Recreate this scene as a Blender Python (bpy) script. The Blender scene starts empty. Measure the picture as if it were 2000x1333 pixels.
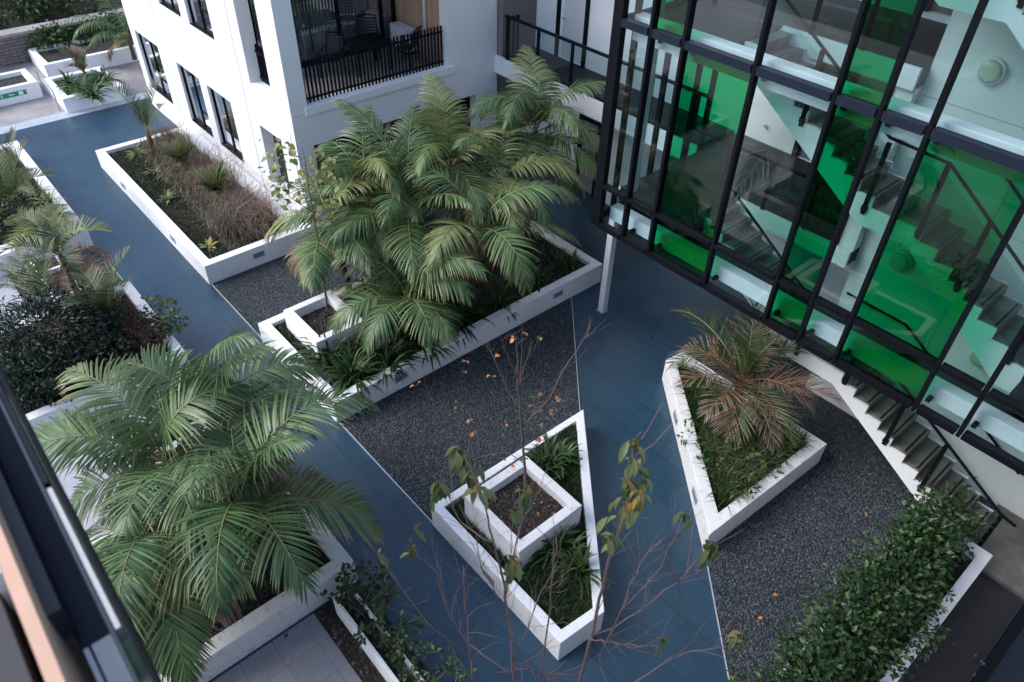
import bpy, bmesh, math, random
from mathutils import Vector, Matrix, noise
R = math.radians
rnd = random.Random(7)

# ---------------------------------------------------------------- camera
CAM = Vector((0.0, 0.0, 11.0))
AZ, PITCH, ROLL, FPX = R(137.86899), R(40.83166), R(1.7853), 1449.88
_f = Vector((math.cos(AZ)*math.cos(PITCH), math.sin(AZ)*math.cos(PITCH), -math.sin(PITCH)))
_r0 = Vector((math.sin(AZ), -math.cos(AZ), 0.0)); _u0 = _r0.cross(_f)
_r = math.cos(ROLL)*_r0 + math.sin(ROLL)*_u0
_u = -math.sin(ROLL)*_r0 + math.cos(ROLL)*_u0
scene = bpy.context.scene
col = scene.collection
cd = bpy.data.cameras.new('camera'); cam = bpy.data.objects.new('camera', cd); col.objects.link(cam)
cam.matrix_world = Matrix(((_r.x, _u.x, -_f.x, CAM.x), (_r.y, _u.y, -_f.y, CAM.y), (_r.z, _u.z, -_f.z, CAM.z), (0, 0, 0, 1)))
cd.sensor_width = 36.0; cd.lens = FPX/2000*36.0; cd.clip_start = 0.05; cd.clip_end = 900
cd.dof.use_dof = True; cd.dof.focus_distance = 13.0; cd.dof.aperture_fstop = 2.8
scene.camera = cam

# ---------------------------------------------------------------- sky, sun, exposure
SUN_EL, SUN_AZ = R(42), R(232)          # direction towards the sun, measured from +X towards +Y
w = bpy.data.worlds.new('World'); scene.world = w; w.use_nodes = True
nt = w.node_tree; bg = nt.nodes['Background']
sky = nt.nodes.new('ShaderNodeTexSky'); sky.sky_type = 'NISHITA'; sky.sun_disc = False
sky.sun_elevation = SUN_EL; sky.sun_rotation = math.pi/2 - SUN_AZ
sky.air_density = 1.0; sky.dust_density = 1.6; sky.ozone_density = 1.0
nt.links.new(sky.outputs[0], bg.inputs[0]); bg.inputs[1].default_value = 0.15
sl = bpy.data.lights.new('sun', 'SUN'); so = bpy.data.objects.new('sun', sl); col.objects.link(so)
sl.energy = 1.05; sl.angle = R(40); sl.color = (1.0, 0.985, 0.96)
sd = Vector((math.cos(SUN_EL)*math.cos(SUN_AZ), math.cos(SUN_EL)*math.sin(SUN_AZ), math.sin(SUN_EL)))
so.rotation_euler = sd.to_track_quat('Z', 'Y').to_euler()
vs = scene.view_settings; vs.view_transform = 'Standard'; vs.look = 'None'; vs.exposure = 1.1; vs.gamma = 1.0
scene.cycles.max_bounces = 8; scene.cycles.transparent_max_bounces = 16
scene.cycles.sample_clamp_indirect = 6.0

# ---------------------------------------------------------------- helpers
def ray(px, py):
    return (_f + _r*((px-1000)/FPX) - _u*((py-666.5)/FPX))
def onz(px, py, z):
    d = ray(px, py); return CAM + d*((z-CAM.z)/d.z)
def vplane(px, py, bx, by, off=0.0):
    """point on the upright plane through (bx,by) square to the viewing azimuth, pushed off metres further away"""
    d = ray(px, py); n = Vector((bx, by, 0.0)); L = n.length; n /= L
    return CAM + d*((L+off)/d.dot(n))
ORG = {}
def tag(o, label=None, cat=None, group=None, kind=None):
    if label: o['label'] = label
    if cat: o['category'] = cat
    if group: o['group'] = group
    if kind: o['kind'] = kind
    return o
def thing(name, label, cat, loc=(0, 0, 0), group=None):
    o = bpy.data.objects.new(name, None); col.objects.link(o)
    o.empty_display_size = 0.2; o.location = loc; ORG[o] = Vector(loc)
    return tag(o, label, cat, group)
class MB:
    def __init__(s): s.v = []; s.f = []; s.m = []; s.mi = 0; s.t = None
    def face(s, pts):
        n = len(s.v); s.v += [tuple(p) for p in pts]; s.f.append(tuple(range(n, n+len(pts)))); s.m.append(s.mi); return s
    def box(s, x0, x1, y0, y1, z0, z1):
        n = len(s.v)
        s.v += [(x, y, z) for z in (z0, z1) for (x, y) in ((x0, y0), (x1, y0), (x1, y1), (x0, y1))]
        for q in ((3, 2, 1, 0), (4, 5, 6, 7), (0, 1, 5, 4), (1, 2, 6, 5), (2, 3, 7, 6), (3, 0, 4, 7)):
            s.f.append(tuple(n+i for i in q)); s.m.append(s.mi)
        return s
    def prism(s, poly, z0, z1):
        k = len(poly); n = len(s.v)
        s.v += [(p[0], p[1], z0) for p in poly] + [(p[0], p[1], z1) for p in poly]
        s.f.append(tuple(n+i for i in reversed(range(k)))); s.f.append(tuple(n+k+i for i in range(k))); s.m += [s.mi]*2
        for i in range(k):
            j = (i+1) % k; s.f.append((n+i, n+j, n+k+j, n+k+i)); s.m.append(s.mi)
        return s
    def xprism(s, prof, y0, y1):
        """profile in (x,z), extruded along y"""
        k = len(prof); n = len(s.v)
        s.v += [(p[0], y0, p[1]) for p in prof] + [(p[0], y1, p[1]) for p in prof]
        s.f.append(tuple(n+i for i in range(k))); s.f.append(tuple(n+k+i for i in reversed(range(k)))); s.m += [s.mi]*2
        for i in range(k):
            j = (i+1) % k; s.f.append((n+j, n+i, n+k+i, n+k+j)); s.m.append(s.mi)
        return s
    def ring(s, outer, inner, z0, z1):
        k = len(outer); n = len(s.v)
        for poly, z in ((outer, z0), (outer, z1), (inner, z1), (inner, z0)): s.v += [(p[0], p[1], z) for p in poly]
        for i in range(k):
            j = (i+1) % k
            for a in range(4):
                b = (a+1) % 4
                s.f.append((n+a*k+i, n+a*k+j, n+b*k+j, n+b*k+i)); s.m.append(s.mi)
        return s
    def tube(s, pts, rads, seg=6, cap=True):
        pts = [Vector(p) for p in pts]; n0 = len(s.v); N = len(pts)
        if not hasattr(rads, '__len__'): rads = [rads]*N
        up = Vector((0, 0, 1))
        for i, p in enumerate(pts):
            t = (pts[min(i+1, N-1)]-pts[max(i-1, 0)])
            if t.length < 1e-9: t = Vector((0, 0, 1))
            t.normalize()
            a = t.cross(up if abs(t.z) < 0.95 else Vector((1, 0, 0))); a.normalize(); b = t.cross(a)
            for k in range(seg):
                an = 2*math.pi*k/seg
                s.v.append(tuple(p + (a*math.cos(an)+b*math.sin(an))*rads[i]))
        for i in range(N-1):
            for k in range(seg):
                k2 = (k+1) % seg
                s.f.append((n0+i*seg+k, n0+i*seg+k2, n0+(i+1)*seg+k2, n0+(i+1)*seg+k)); s.m.append(s.mi)
        if cap:
            s.f.append(tuple(n0+k for k in reversed(range(seg)))); s.f.append(tuple(n0+(N-1)*seg+k for k in range(seg))); s.m += [s.mi]*2
        return s
    def bar(s, a, b, w, h=None):
        """square bar from a to b"""
        h = h or w; a = Vector(a); b = Vector(b); t = (b-a).normalized()
        x = t.cross(Vector((0, 0, 1)) if abs(t.z) < 0.95 else Vector((1, 0, 0))).normalized(); y = x.cross(t)
        n = len(s.v)
        for p in (a, b):
            for sx, sy in ((-1, -1), (1, -1), (1, 1), (-1, 1)): s.v.append(tuple(p+x*(sx*w/2)+y*(sy*h/2)))
        for q in ((0, 1, 2, 3), (7, 6, 5, 4), (0, 4, 5, 1), (1, 5, 6, 2), (2, 6, 7, 3), (3, 7, 4, 0)):
            s.f.append(tuple(n+i for i in q)); s.m.append(s.mi)
        return s
    def build(s, name, mats, parent=None, bevel=0.0, smooth=False, tv=None):
        o0 = Vector((0, 0, 0))
        if parent is not None: o0 = ORG.get(parent, o0)
        me = bpy.data.meshes.new(name)
        me.from_pydata([(v[0]-o0.x, v[1]-o0.y, v[2]-o0.z) for v in s.v], [], s.f)
        if not isinstance(mats, (list, tuple)): mats = [mats]
        for m in mats: me.materials.append(m)
        if len(mats) > 1: me.polygons.foreach_set('material_index', s.m)
        if smooth: me.polygons.foreach_set('use_smooth', [True]*len(me.polygons))
        if tv is not None:
            at = me.attributes.new('along', 'FLOAT', 'POINT'); at.data.foreach_set('value', tv)
        me.update()
        if s.t is None and not smooth and bevel >= 0 and tv is None and len(s.f) < 4000:
            bm = bmesh.new(); bm.from_mesh(me); bmesh.ops.recalc_face_normals(bm, faces=bm.faces); bm.to_mesh(me); bm.free()
        o = bpy.data.objects.new(name, me); col.objects.link(o)
        if parent is not None: o.parent = parent; ORG[o] = o0
        if bevel > 0:
            b = o.modifiers.new('bevel', 'BEVEL'); b.width = bevel; b.segments = 2; b.limit_method = 'ANGLE'
        return o
def structure(name, mb, m, **k):
    return tag(mb.build(name, m, **k), kind='structure')

# ---------------------------------------------------------------- materials
def nodes(name):
    m = bpy.data.materials.new(name); m.use_nodes = True
    t = m.node_tree; return m, t, t.nodes['Principled BSDF'], t.nodes, t.links
def noisetex(N, L, scale, detail=4, rough=0.6, vec=None, dist=0.0):
    n = N.new('ShaderNodeTexNoise'); n.inputs['Scale'].default_value = scale; n.inputs['Detail'].default_value = detail
    n.inputs['Roughness'].default_value = rough; n.inputs['Distortion'].default_value = dist
    if vec is not None: L.new(vec, n.inputs['Vector'])
    return n
def wpos(N, scale=None, L=None):
    g = N.new('ShaderNodeNewGeometry')
    if scale is None: return g.outputs['Position']
    mp = N.new('ShaderNodeMapping'); mp.inputs['Scale'].default_value = scale; L.new(g.outputs['Position'], mp.inputs['Vector']); return mp.outputs[0]
def ramp(N, L, fac, stops):
    r = N.new('ShaderNodeValToRGB'); e = r.color_ramp.elements
    while len(e) < len(stops): e.new(0.5)
    for i, (p, c) in enumerate(stops):
        e[i].position = p; e[i].color = (c[0], c[1], c[2], 1)
    L.new(fac, r.inputs[0]); return r.outputs[0]
def mixc(N, L, fac, a, b, mode='MIX'):
    x = N.new('ShaderNodeMix'); x.data_type = 'RGBA'; x.blend_type = mode
    for sock, val in ((x.inputs[0], fac), (x.inputs[6], a), (x.inputs[7], b)):
        if isinstance(val, (int, float)): sock.default_value = val
        elif isinstance(val, (tuple, list)): sock.default_value = (val[0], val[1], val[2], 1)
        else: L.new(val, sock)
    return x.outputs[2]
def bump(N, L, h, strength, dist, b):
    n = N.new('ShaderNodeBump'); n.inputs['Strength'].default_value = strength; n.inputs['Distance'].default_value = dist
    L.new(h, n.inputs['Height']); L.new(n.outputs[0], b.inputs['Normal'])
def sc(c, k): return tuple(x*k for x in c)
def mat(name, c, rough=0.6, var=0.15, scale=3.0, bmp=0.0, bscale=60, metal=0.0, spec=0.5):
    m, t, b, N, L = nodes(name)
    p = wpos(N); n = noisetex(N, L, scale, 6, 0.65, p)
    L.new(ramp(N, L, n.outputs[0], [(0.25, sc(c, 1-var)), (0.75, sc(c, 1+var))]), b.inputs['Base Color'])
    b.inputs['Roughness'].default_value = rough; b.inputs['Metallic'].default_value = metal
    b.inputs['Specular IOR Level'].default_value = spec
    if bmp > 0: bump(N, L, noisetex(N, L, bscale, 4, 0.6, p).outputs[0], bmp, 0.01, b)
    return m
def render_white(name, c, grime, amount, gscale=1.6, streak=True, edge=0.56):
    """painted render: faint mottling plus grime patches and rain streaks of their own shape"""
    m, t, b, N, L = nodes(name)
    p = wpos(N)
    base = ramp(N, L, noisetex(N, L, 1.3, 5, 0.6, p).outputs[0], [(0.3, sc(c, 0.94)), (0.7, c)])
    g = noisetex(N, L, gscale, 8, 0.75, p, 0.6).outputs[0]
    fac = ramp(N, L, g, [(edge, (0, 0, 0)), (edge+0.2, (amount,)*3)])
    base = mixc(N, L, fac, base, grime)
    if streak:
        s = noisetex(N, L, 3.0, 4, 0.7, wpos(N, (3.0, 3.0, 0.25), L)).outputs[0]
        base = mixc(N, L, ramp(N, L, s, [(0.58, (0, 0, 0)), (0.78, (amount*0.6,)*3)]), base, sc(grime, 1.3))
    L.new(base, b.inputs['Base Color']); b.inputs['Roughness'].default_value = 0.75
    bump(N, L, noisetex(N, L, 90, 3, 0.6, p).outputs[0], 0.08, 0.01, b)
    return m
M = {}
M['white'] = render_white('white_render', (0.87, 0.875, 0.89), (0.45, 0.44, 0.44), 0.10)
M['planter'] = render_white('planter_render', (0.85, 0.855, 0.87), (0.22, 0.21, 0.21), 0.35, 5.0, True, 0.60)
M['planter_dirty'] = render_white('planter_worn_render', (0.80, 0.795, 0.795), (0.22, 0.18, 0.165), 0.6, 6.0, True, 0.53)
M['tower_white'] = render_white('tower_white_paint', (0.78, 0.80, 0.81), (0.4, 0.4, 0.4), 0.08)
def tiles(name, c, c2, size, mortar_c, mw, rough, offs=0.0, var=0.12, ang=0.0):
    m, t, b, N, L = nodes(name)
    g = N.new('ShaderNodeNewGeometry'); mp = N.new('ShaderNodeMapping'); mp.inputs['Location'].default_value = (0.13, -0.02, 0)
    mp.inputs['Rotation'].default_value = (0, 0, ang)
    L.new(g.outputs['Position'], mp.inputs['Vector'])
    br = N.new('ShaderNodeTexBrick'); L.new(mp.outputs[0], br.inputs['Vector'])
    br.offset = offs; br.inputs['Scale'].default_value = 1.0
    br.inputs['Brick Width'].default_value = size[0]; br.inputs['Row Height'].default_value = size[1]
    br.inputs['Mortar Size'].default_value = mw; br.inputs['Mortar Smooth'].default_value = 0.3
    br.inputs['Color1'].default_value = (*c, 1); br.inputs['Color2'].default_value = (*c2, 1); br.inputs['Mortar'].default_value = (*mortar_c, 1)
    n1 = noisetex(N, L, 1.1, 7, 0.7, g.outputs['Position'], 0.4).outputs[0]
    n2 = noisetex(N, L, 9.0, 5, 0.7, g.outputs['Position']).outputs[0]
    cc = mixc(N, L, ramp(N, L, n1, [(0.3, (0, 0, 0)), (0.7, (1, 1, 1))]), br.outputs[0], sc(c, 1+2.2*var))
    cc = mixc(N, L, 0.55, br.outputs[0], cc)
    cc = mixc(N, L, ramp(N, L, n2, [(0.35, (0.45,)*3), (0.7, (0, 0, 0))]), cc, sc(c, 0.66))
    n3 = noisetex(N, L, 0.55, 9, 0.8, g.outputs['Position'], 1.2).outputs[0]
    cc = mixc(N, L, ramp(N, L, n3, [(0.52, (0, 0, 0)), (0.64, (0.55,)*3)]), cc, sc((0.8*c[0]+.2*c[1], 0.5*c[1]+.4*c[0], 0.45*c[2]+.4*c[0]), 0.62))
    L.new(cc, b.inputs['Base Color'])
    L.new(ramp(N, L, n1, [(0.3, (rough-0.08,)*3), (0.7, (rough+0.1,)*3)]), b.inputs['Roughness'])
    bump(N, L, br.outputs['Fac'], -0.15, 0.004, b)
    return m
M['slate'] = tiles('slate_tile', (0.016, 0.050, 0.086), (0.025, 0.066, 0.110), (1.2, 0.775), (0.007, 0.016, 0.028), 0.012, 0.34, 0.5)
M['patio'] = tiles('grey_patio_tile', (0.27, 0.27, 0.30), (0.31, 0.305, 0.33), (0.53, 0.53), (0.10, 0.10, 0.11), 0.006, 0.55)
M['pale_patio'] = tiles('pale_patio_tile', (0.42, 0.43, 0.47), (0.46, 0.46, 0.49), (0.53, 0.53), (0.30, 0.30, 0.33), 0.006, 0.55)
M['dark_walk'] = tiles('dark_brown_tile', (0.024, 0.021, 0.025), (0.028, 0.024, 0.028), (0.6, 0.6), (0.03, 0.027, 0.03), 0.005, 0.5)
M['tower_floor'] = tiles('charcoal_floor', (0.016, 0.019, 0.023), (0.019, 0.022, 0.026), (0.6, 0.6), (0.010, 0.011, 0.013), 0.005, 0.6)
def gravel(name, stops, scale):
    m, t, b, N, L = nodes(name)
    p = wpos(N)
    v = N.new('ShaderNodeTexVoronoi'); v.inputs['Scale'].default_value = scale; L.new(p, v.inputs['Vector'])
    sep = N.new('ShaderNodeSeparateColor'); L.new(v.outputs['Color'], sep.inputs[0])
    c = ramp(N, L, sep.outputs[0], stops)
    gap = ramp(N, L, v.outputs['Distance'], [(0.3, (0, 0, 0)), (0.75, (0.85,)*3)])
    c = mixc(N, L, gap, c, (0.008, 0.008, 0.010))
    big = noisetex(N, L, 0.9, 5, 0.6, p).outputs[0]
    c = mixc(N, L, ramp(N, L, big, [(0.35, (0.35,)*3), (0.65, (0, 0, 0))]), c, (0.018, 0.018, 0.021))
    L.new(c, b.inputs['Base Color']); b.inputs['Roughness'].default_value = 0.7
    inv = ramp(N, L, v.outputs['Distance'], [(0.0, (1, 1, 1)), (0.8, (0, 0, 0))])
    bump(N, L, inv, 0.9, 0.03, b)
    return m
M['gravel'] = gravel('dark_pebble', [(0.0, (0.011, 0.018, 0.026)), (0.5, (0.042, 0.062, 0.080)), (0.8, (0.10, 0.135, 0.162)), (0.93, (0.145, 0.145, 0.155)), (1.0, (0.20, 0.225, 0.26))], 31)
M['soil'] = gravel('bark_soil', [(0.0, (0.012, 0.009, 0.008)), (0.6, (0.035, 0.024, 0.019)), (0.9, (0.075, 0.048, 0.036)), (1.0, (0.16, 0.12, 0.10))], 17)
M['concrete'] = mat('concrete', (0.30, 0.28, 0.27), 0.75, 0.35, 2.2, 0.15, 40)
M['tread'] = mat('tread_concrete', (0.215, 0.185, 0.165), 0.7, 0.45, 3.2, 0.1, 50)
M['old_concrete'] = mat('old_concrete', (0.33, 0.30, 0.30), 0.85, 0.4, 1.3, 0.3, 30)
M['pad'] = mat('stained_concrete', (0.17, 0.155, 0.15), 0.85, 0.6, 1.6, 0.2, 30)
M['black'] = mat('black_metal', (0.005, 0.006, 0.010), 0.6, 0.2, 4.0, spec=0.12)
M['navy'] = mat('navy_metal', (0.012, 0.018, 0.034), 0.5, 0.15, 2.0, spec=0.2)
M['charcoal'] = mat('charcoal_panel', (0.03, 0.032, 0.04), 0.5, 0.2, 2.0)
M['steel'] = mat('brushed_steel', (0.55, 0.56, 0.58), 0.3, 0.1, 8.0, metal=0.9)
M['edging'] = mat('edging_metal', (0.55, 0.58, 0.62), 0.4, 0.1, 8.0, metal=0.3)
M['lightbox'] = mat('grey_light_frame', (0.34, 0.38, 0.43), 0.5, 0.1, 8.0)
M['lens'] = mat('light_lens', (0.16, 0.22, 0.28), 0.3, 0.1, 8.0)
M['white_plastic'] = mat('white_plastic', (0.78, 0.78, 0.78), 0.4, 0.04, 4.0)
M['lamp_glass'] = mat('opal_cover', (0.55, 0.60, 0.48), 0.35, 0.06, 14.0)
M['door'] = mat('door_paint', (0.62, 0.63, 0.66), 0.5, 0.05, 2.0)
M['taupe'] = mat('taupe_panel', (0.20, 0.165, 0.165), 0.6, 0.1, 1.0)
M['greydoor'] = mat('grey_door_glass', (0.20, 0.19, 0.20), 0.35, 0.12, 1.0)
M['dark_in'] = mat('dark_interior', (0.02, 0.02, 0.023), 0.8, 0.2, 1.0)
M['room'] = mat('room_wall', (0.35, 0.36, 0.38), 0.8, 0.1, 1.0)
M['rubber'] = mat('nosing_strip', (0.012, 0.012, 0.014), 0.8, 0.2, 20.0)
M['exit_green'] = mat('exit_sign_green', (0.0, 0.30, 0.12), 0.45, 0.05, 4.0)
M['sign_white'] = mat('exit_sign_white', (0.75, 0.8, 0.78), 0.45, 0.03, 4.0)
M['red'] = mat('red_sticker', (0.45, 0.03, 0.03), 0.4, 0.05, 4.0)
def battens(name, c, scale=9.0):
    m, t, b, N, L = nodes(name)
    p = wpos(N, (1.0, 1.0, 0.05), L)
    n = noisetex(N, L, scale, 5, 0.6, p).outputs[0]
    g = N.new('ShaderNodeNewGeometry'); sx = N.new('ShaderNodeSeparateXYZ'); L.new(g.outputs['Position'], sx.inputs[0])
    ad = N.new('ShaderNodeMath'); ad.operation = 'ADD'; L.new(sx.outputs[0], ad.inputs[0]); L.new(sx.outputs[1], ad.inputs[1])
    ml = N.new('ShaderNodeMath'); ml.operation = 'MULTIPLY'; ml.inputs[1].default_value = 9.0; L.new(ad.outputs[0], ml.inputs[0])
    fr = N.new('ShaderNodeMath'); fr.operation = 'FRACT'; L.new(ml.outputs[0], fr.inputs[0])
    groove = ramp(N, L, fr.outputs[0], [(0.0, (1, 1, 1)), (0.07, (0, 0, 0))])
    cc = mixc(N, L, groove, ramp(N, L, n, [(0.3, sc(c, 0.8)), (0.7, sc(c, 1.15))]), sc(c, 0.35))
    L.new(cc, b.inputs['Base Color']); b.inputs['Roughness'].default_value = 0.55
    return m
M['wood'] = battens('timber_cladding', (0.60, 0.36, 0.255))
M['wood_pale'] = mat('pale_timber', (0.72, 0.43, 0.29), 0.5, 0.12, 3.0)
def curtain():
    m, t, b, N, L = nodes('grey_curtain')
    n = noisetex(N, L, 7.0, 2, 0.5, wpos(N, (1, 1, 0.02), L)).outputs[0]
    L.new(ramp(N, L, n, [(0.3, (0.22, 0.22, 0.24)), (0.7, (0.55, 0.55, 0.58))]), b.inputs['Base Color']); b.inputs['Roughness'].default_value = 0.9
    return m
M['curtain'] = curtain()
def glass(name, tint, refl, spec_c=(1, 1, 1), rough=0.0):
    m = bpy.data.materials.new(name); m.use_nodes = True; t = m.node_tree; N = t.nodes; L = t.links
    N.remove(N['Principled BSDF']); out = N['Material Output']
    tr = N.new('ShaderNodeBsdfTransparent'); tr.inputs[0].default_value = (*tint, 1)
    gl = N.new('ShaderNodeBsdfGlossy'); gl.inputs['Roughness'].default_value = rough; gl.inputs[0].default_value = (*spec_c, 1)
    lw = N.new('ShaderNodeLayerWeight'); lw.inputs[0].default_value = 0.5
    pw = N.new('ShaderNodeMath'); pw.operation = 'POWER'; pw.inputs[1].default_value = 5.0; L.new(lw.outputs['Facing'], pw.inputs[0])
    ma = N.new('ShaderNodeMath'); ma.operation = 'MULTIPLY_ADD'; ma.inputs[1].default_value = 0.9*refl; ma.inputs[2].default_value = 0.07*refl; L.new(pw.outputs[0], ma.inputs[0])
    ge = N.new('ShaderNodeNewGeometry'); fb = N.new('ShaderNodeMath'); fb.operation = 'SUBTRACT'; fb.inputs[0].default_value = 1.0; L.new(ge.outputs['Backfacing'], fb.inputs[1])
    ml = N.new('ShaderNodeMath'); ml.operation = 'MULTIPLY'; L.new(ma.outputs[0], ml.inputs[0]); L.new(fb.outputs[0], ml.inputs[1])
    mx = N.new('ShaderNodeMixShader'); L.new(ml.outputs[0], mx.inputs[0]); L.new(tr.outputs[0], mx.inputs[1]); L.new(gl.outputs[0], mx.inputs[2])
    L.new(mx.outputs[0], out.inputs['Surface']); return m
M['glass'] = glass('clear_glass', (0.86, 0.935, 0.95), 1.2)
M['glass_green'] = glass('green_glass', (0.024, 0.62, 0.37), 0.75)
M['glass_dark'] = glass('window_glass', (0.78, 0.86, 0.88), 4.5)
M['glass_rail'] = glass('railing_glass', (0.86, 0.90, 0.91), 1.2)
def leaf(name, stops, tip=None, tip_at=0.8, trans=0.12, rough=0.45, spec=0.4, hue=0.0):
    """foliage: colour varies from leaf to leaf; 'along' (0 at the stem, 1 at the tip) carries the dry tips"""
    m, t, b, N, L = nodes(name)
    g = N.new('ShaderNodeNewGeometry')
    c = ramp(N, L, g.outputs['Random Per Island'], stops)
    big = noisetex(N, L, 1.6, 3, 0.6, g.outputs['Position']).outputs[0]
    c = mixc(N, L, ramp(N, L, big, [(0.35, (0.3,)*3), (0.65, (0,)*3)]), c, sc(stops[0][1], 0.75))
    oi = N.new('ShaderNodeObjectInfo')
    c = mixc(N, L, 1.0, c, ramp(N, L, oi.outputs['Random'], [(0.0, (0.62, 0.74, 0.74)), (0.5, (1.0, 1.0, 1.0)), (1.0, (1.20, 1.16, 1.04))]), 'MULTIPLY')
    if tip is not None:
        a = N.new('ShaderNodeAttribute'); a.attribute_name = 'along'
        c = mixc(N, L, ramp(N, L, a.outputs['Fac'], [(tip_at, (0, 0, 0)), (1.0, (0.85,)*3)]), c, tip)
    L.new(c, b.inputs['Base Color']); b.inputs['Roughness'].default_value = rough; b.inputs['Specular IOR Level'].default_value = spec
    tl = N.new('ShaderNodeBsdfTranslucent'); L.new(c, tl.inputs[0])
    mx = N.new('ShaderNodeMixShader'); mx.inputs[0].default_value = trans
    L.new(b.outputs[0], mx.inputs[1]); L.new(tl.outputs[0], mx.inputs[2]); L.new(mx.outputs[0], N['Material Output'].inputs['Surface'])
    return m
G1, G2, G3 = (0.046, 0.100, 0.036), (0.098, 0.174, 0.066), (0.210, 0.285, 0.115)
M['palm'] = leaf('palm_leaflet', [(0.0, G1), (0.5, G2), (1.0, G3)], (0.30, 0.24, 0.12), 0.75, rough=0.42, spec=0.42)
M['palm_yellow'] = leaf('palm_leaflet_yellow', [(0.0, (0.16, 0.21, 0.075)), (0.5, (0.23, 0.28, 0.105)), (1.0, (0.33, 0.34, 0.15))], (0.36, 0.28, 0.14), 0.65, rough=0.42, spec=0.42)
M['palm_brown'] = leaf('palm_leaflet_brown', [(0.0, (0.10, 0.105, 0.05)), (0.5, (0.19, 0.13, 0.085)), (1.0, (0.30, 0.19, 0.14))], (0.36, 0.25, 0.19), 0.4)
M['nikau'] = leaf('upright_palm_leaflet', [(0.0, (0.035, 0.075, 0.025)), (0.6, (0.075, 0.125, 0.035)), (1.0, (0.13, 0.17, 0.05))], (0.34, 0.22, 0.14), 0.55)
M['nikau_dry'] = leaf('dry_palm_leaflet', [(0.0, (0.10, 0.070, 0.045)), (0.5, (0.24, 0.130, 0.085)), (1.0, (0.38, 0.225, 0.16))], (0.50, 0.38, 0.33), 0.45)
M['rachis'] = mat('palm_rib', (0.23, 0.22, 0.085), 0.5, 0.2, 4.0)
M['rachis_brown'] = mat('palm_rib_brown', (0.26, 0.12, 0.055), 0.6, 0.25, 4.0)
M['palm_trunk'] = mat('palm_trunk', (0.10, 0.06, 0.04), 0.85, 0.4, 14.0, 0.4, 30)
M['bark'] = mat('grey_bark', (0.14, 0.105, 0.09), 0.8, 0.3, 9.0, 0.2, 60)
M['twig'] = mat('reddish_twig', (0.25, 0.155, 0.135), 0.7, 0.3, 9.0)
M['bush_dark'] = leaf('dark_bush_leaf', [(0.0, (0.013, 0.028, 0.016)), (0.7, (0.028, 0.052, 0.032)), (1.0, (0.060, 0.090, 0.050))], None, trans=0.1)
M['hedge'] = leaf('hedge_leaf', [(0.0, (0.014, 0.038, 0.012)), (0.55, (0.030, 0.074, 0.023)), (0.9, (0.065, 0.130, 0.042)), (1.0, (0.16, 0.22, 0.07))], None, trans=0.12, rough=0.4, spec=0.35)
M['hill_leaf'] = leaf('hillside_leaf', [(0.0, (0.022, 0.045, 0.013)), (0.6, (0.070, 0.120, 0.032)), (0.9, (0.155, 0.205, 0.055)), (1.0, (0.30, 0.26, 0.08))], None, trans=0.15)
M['creeper'] = leaf('creeper_leaf', [(0.0, (0.030, 0.075, 0.014)), (0.6, (0.060, 0.125, 0.025)), (1.0, (0.16, 0.21, 0.05))], None, trans=0.15)
M['strap'] = leaf('strap_leaf', [(0.0, (0.016, 0.042, 0.014)), (0.6, (0.035, 0.080, 0.024)), (1.0, (0.075, 0.135, 0.045))], (0.16, 0.17, 0.06), 0.85, trans=0.12, rough=0.4)
M['rosette'] = leaf('rosette_leaf', [(0.0, (0.035, 0.085, 0.025)), (0.6, (0.075, 0.150, 0.045)), (1.0, (0.16, 0.24, 0.08))], (0.20, 0.22, 0.08), 0.85, trans=0.12)
M['strap_pale'] = leaf('striped_strap_leaf', [(0.0, (0.10, 0.16, 0.05)), (0.5, (0.24, 0.28, 0.11)), (1.0, (0.42, 0.42, 0.22))], (0.36, 0.30, 0.15), 0.8, trans=0.12)
M['grass'] = leaf('fine_grass', [(0.0, (0.012, 0.030, 0.009)), (0.6, (0.026, 0.055, 0.016)), (1.0, (0.055, 0.085, 0.028))], None, trans=0.1)
M['dry_grass'] = leaf('dry_stems', [(0.0, (0.085, 0.060, 0.045)), (0.5, (0.19, 0.135, 0.105)), (1.0, (0.36, 0.27, 0.20))], (0.30, 0.20, 0.15), 0.6, trans=0.1)
M['red_shrub'] = leaf('maroon_leaf', [(0.0, (0.045, 0.016, 0.012)), (0.7, (0.085, 0.032, 0.020)), (1.0, (0.12, 0.085, 0.035))], None, trans=0.1)
M['lime'] = leaf('lime_leaf', [(0.0, (0.055, 0.10, 0.03)), (0.5, (0.11, 0.17, 0.05)), (0.85, (0.22, 0.25, 0.08)), (1.0, (0.30, 0.20, 0.05))], None, trans=0.2)
M['autumn'] = leaf('autumn_leaf', [(0.0, (0.075, 0.115, 0.030)), (0.45, (0.13, 0.155, 0.045)), (0.6, (0.24, 0.19, 0.05)), (0.8, (0.40, 0.20, 0.045)), (1.0, (0.48, 0.20, 0.08))], None, trans=0.25)
M['orange'] = leaf('orange_leaf', [(0.0, (0.42, 0.15, 0.05)), (0.6, (0.58, 0.26, 0.10)), (1.0, (0.55, 0.38, 0.18))], None, trans=0.25)
M['green_pendent'] = leaf('pendent_leaf', [(0.0, (0.12, 0.165, 0.065)), (0.6, (0.22, 0.255, 0.105)), (0.74, (0.33, 0.30, 0.09)), (0.86, (0.44, 0.24, 0.06)), (1.0, (0.52, 0.18, 0.05))], None, trans=0.25)
M['yellow_green'] = leaf('yellowgreen_leaf', [(0.0, (0.22, 0.27, 0.09)), (0.5, (0.38, 0.39, 0.15)), (1.0, (0.56, 0.46, 0.20))], None, trans=0.3)
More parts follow.
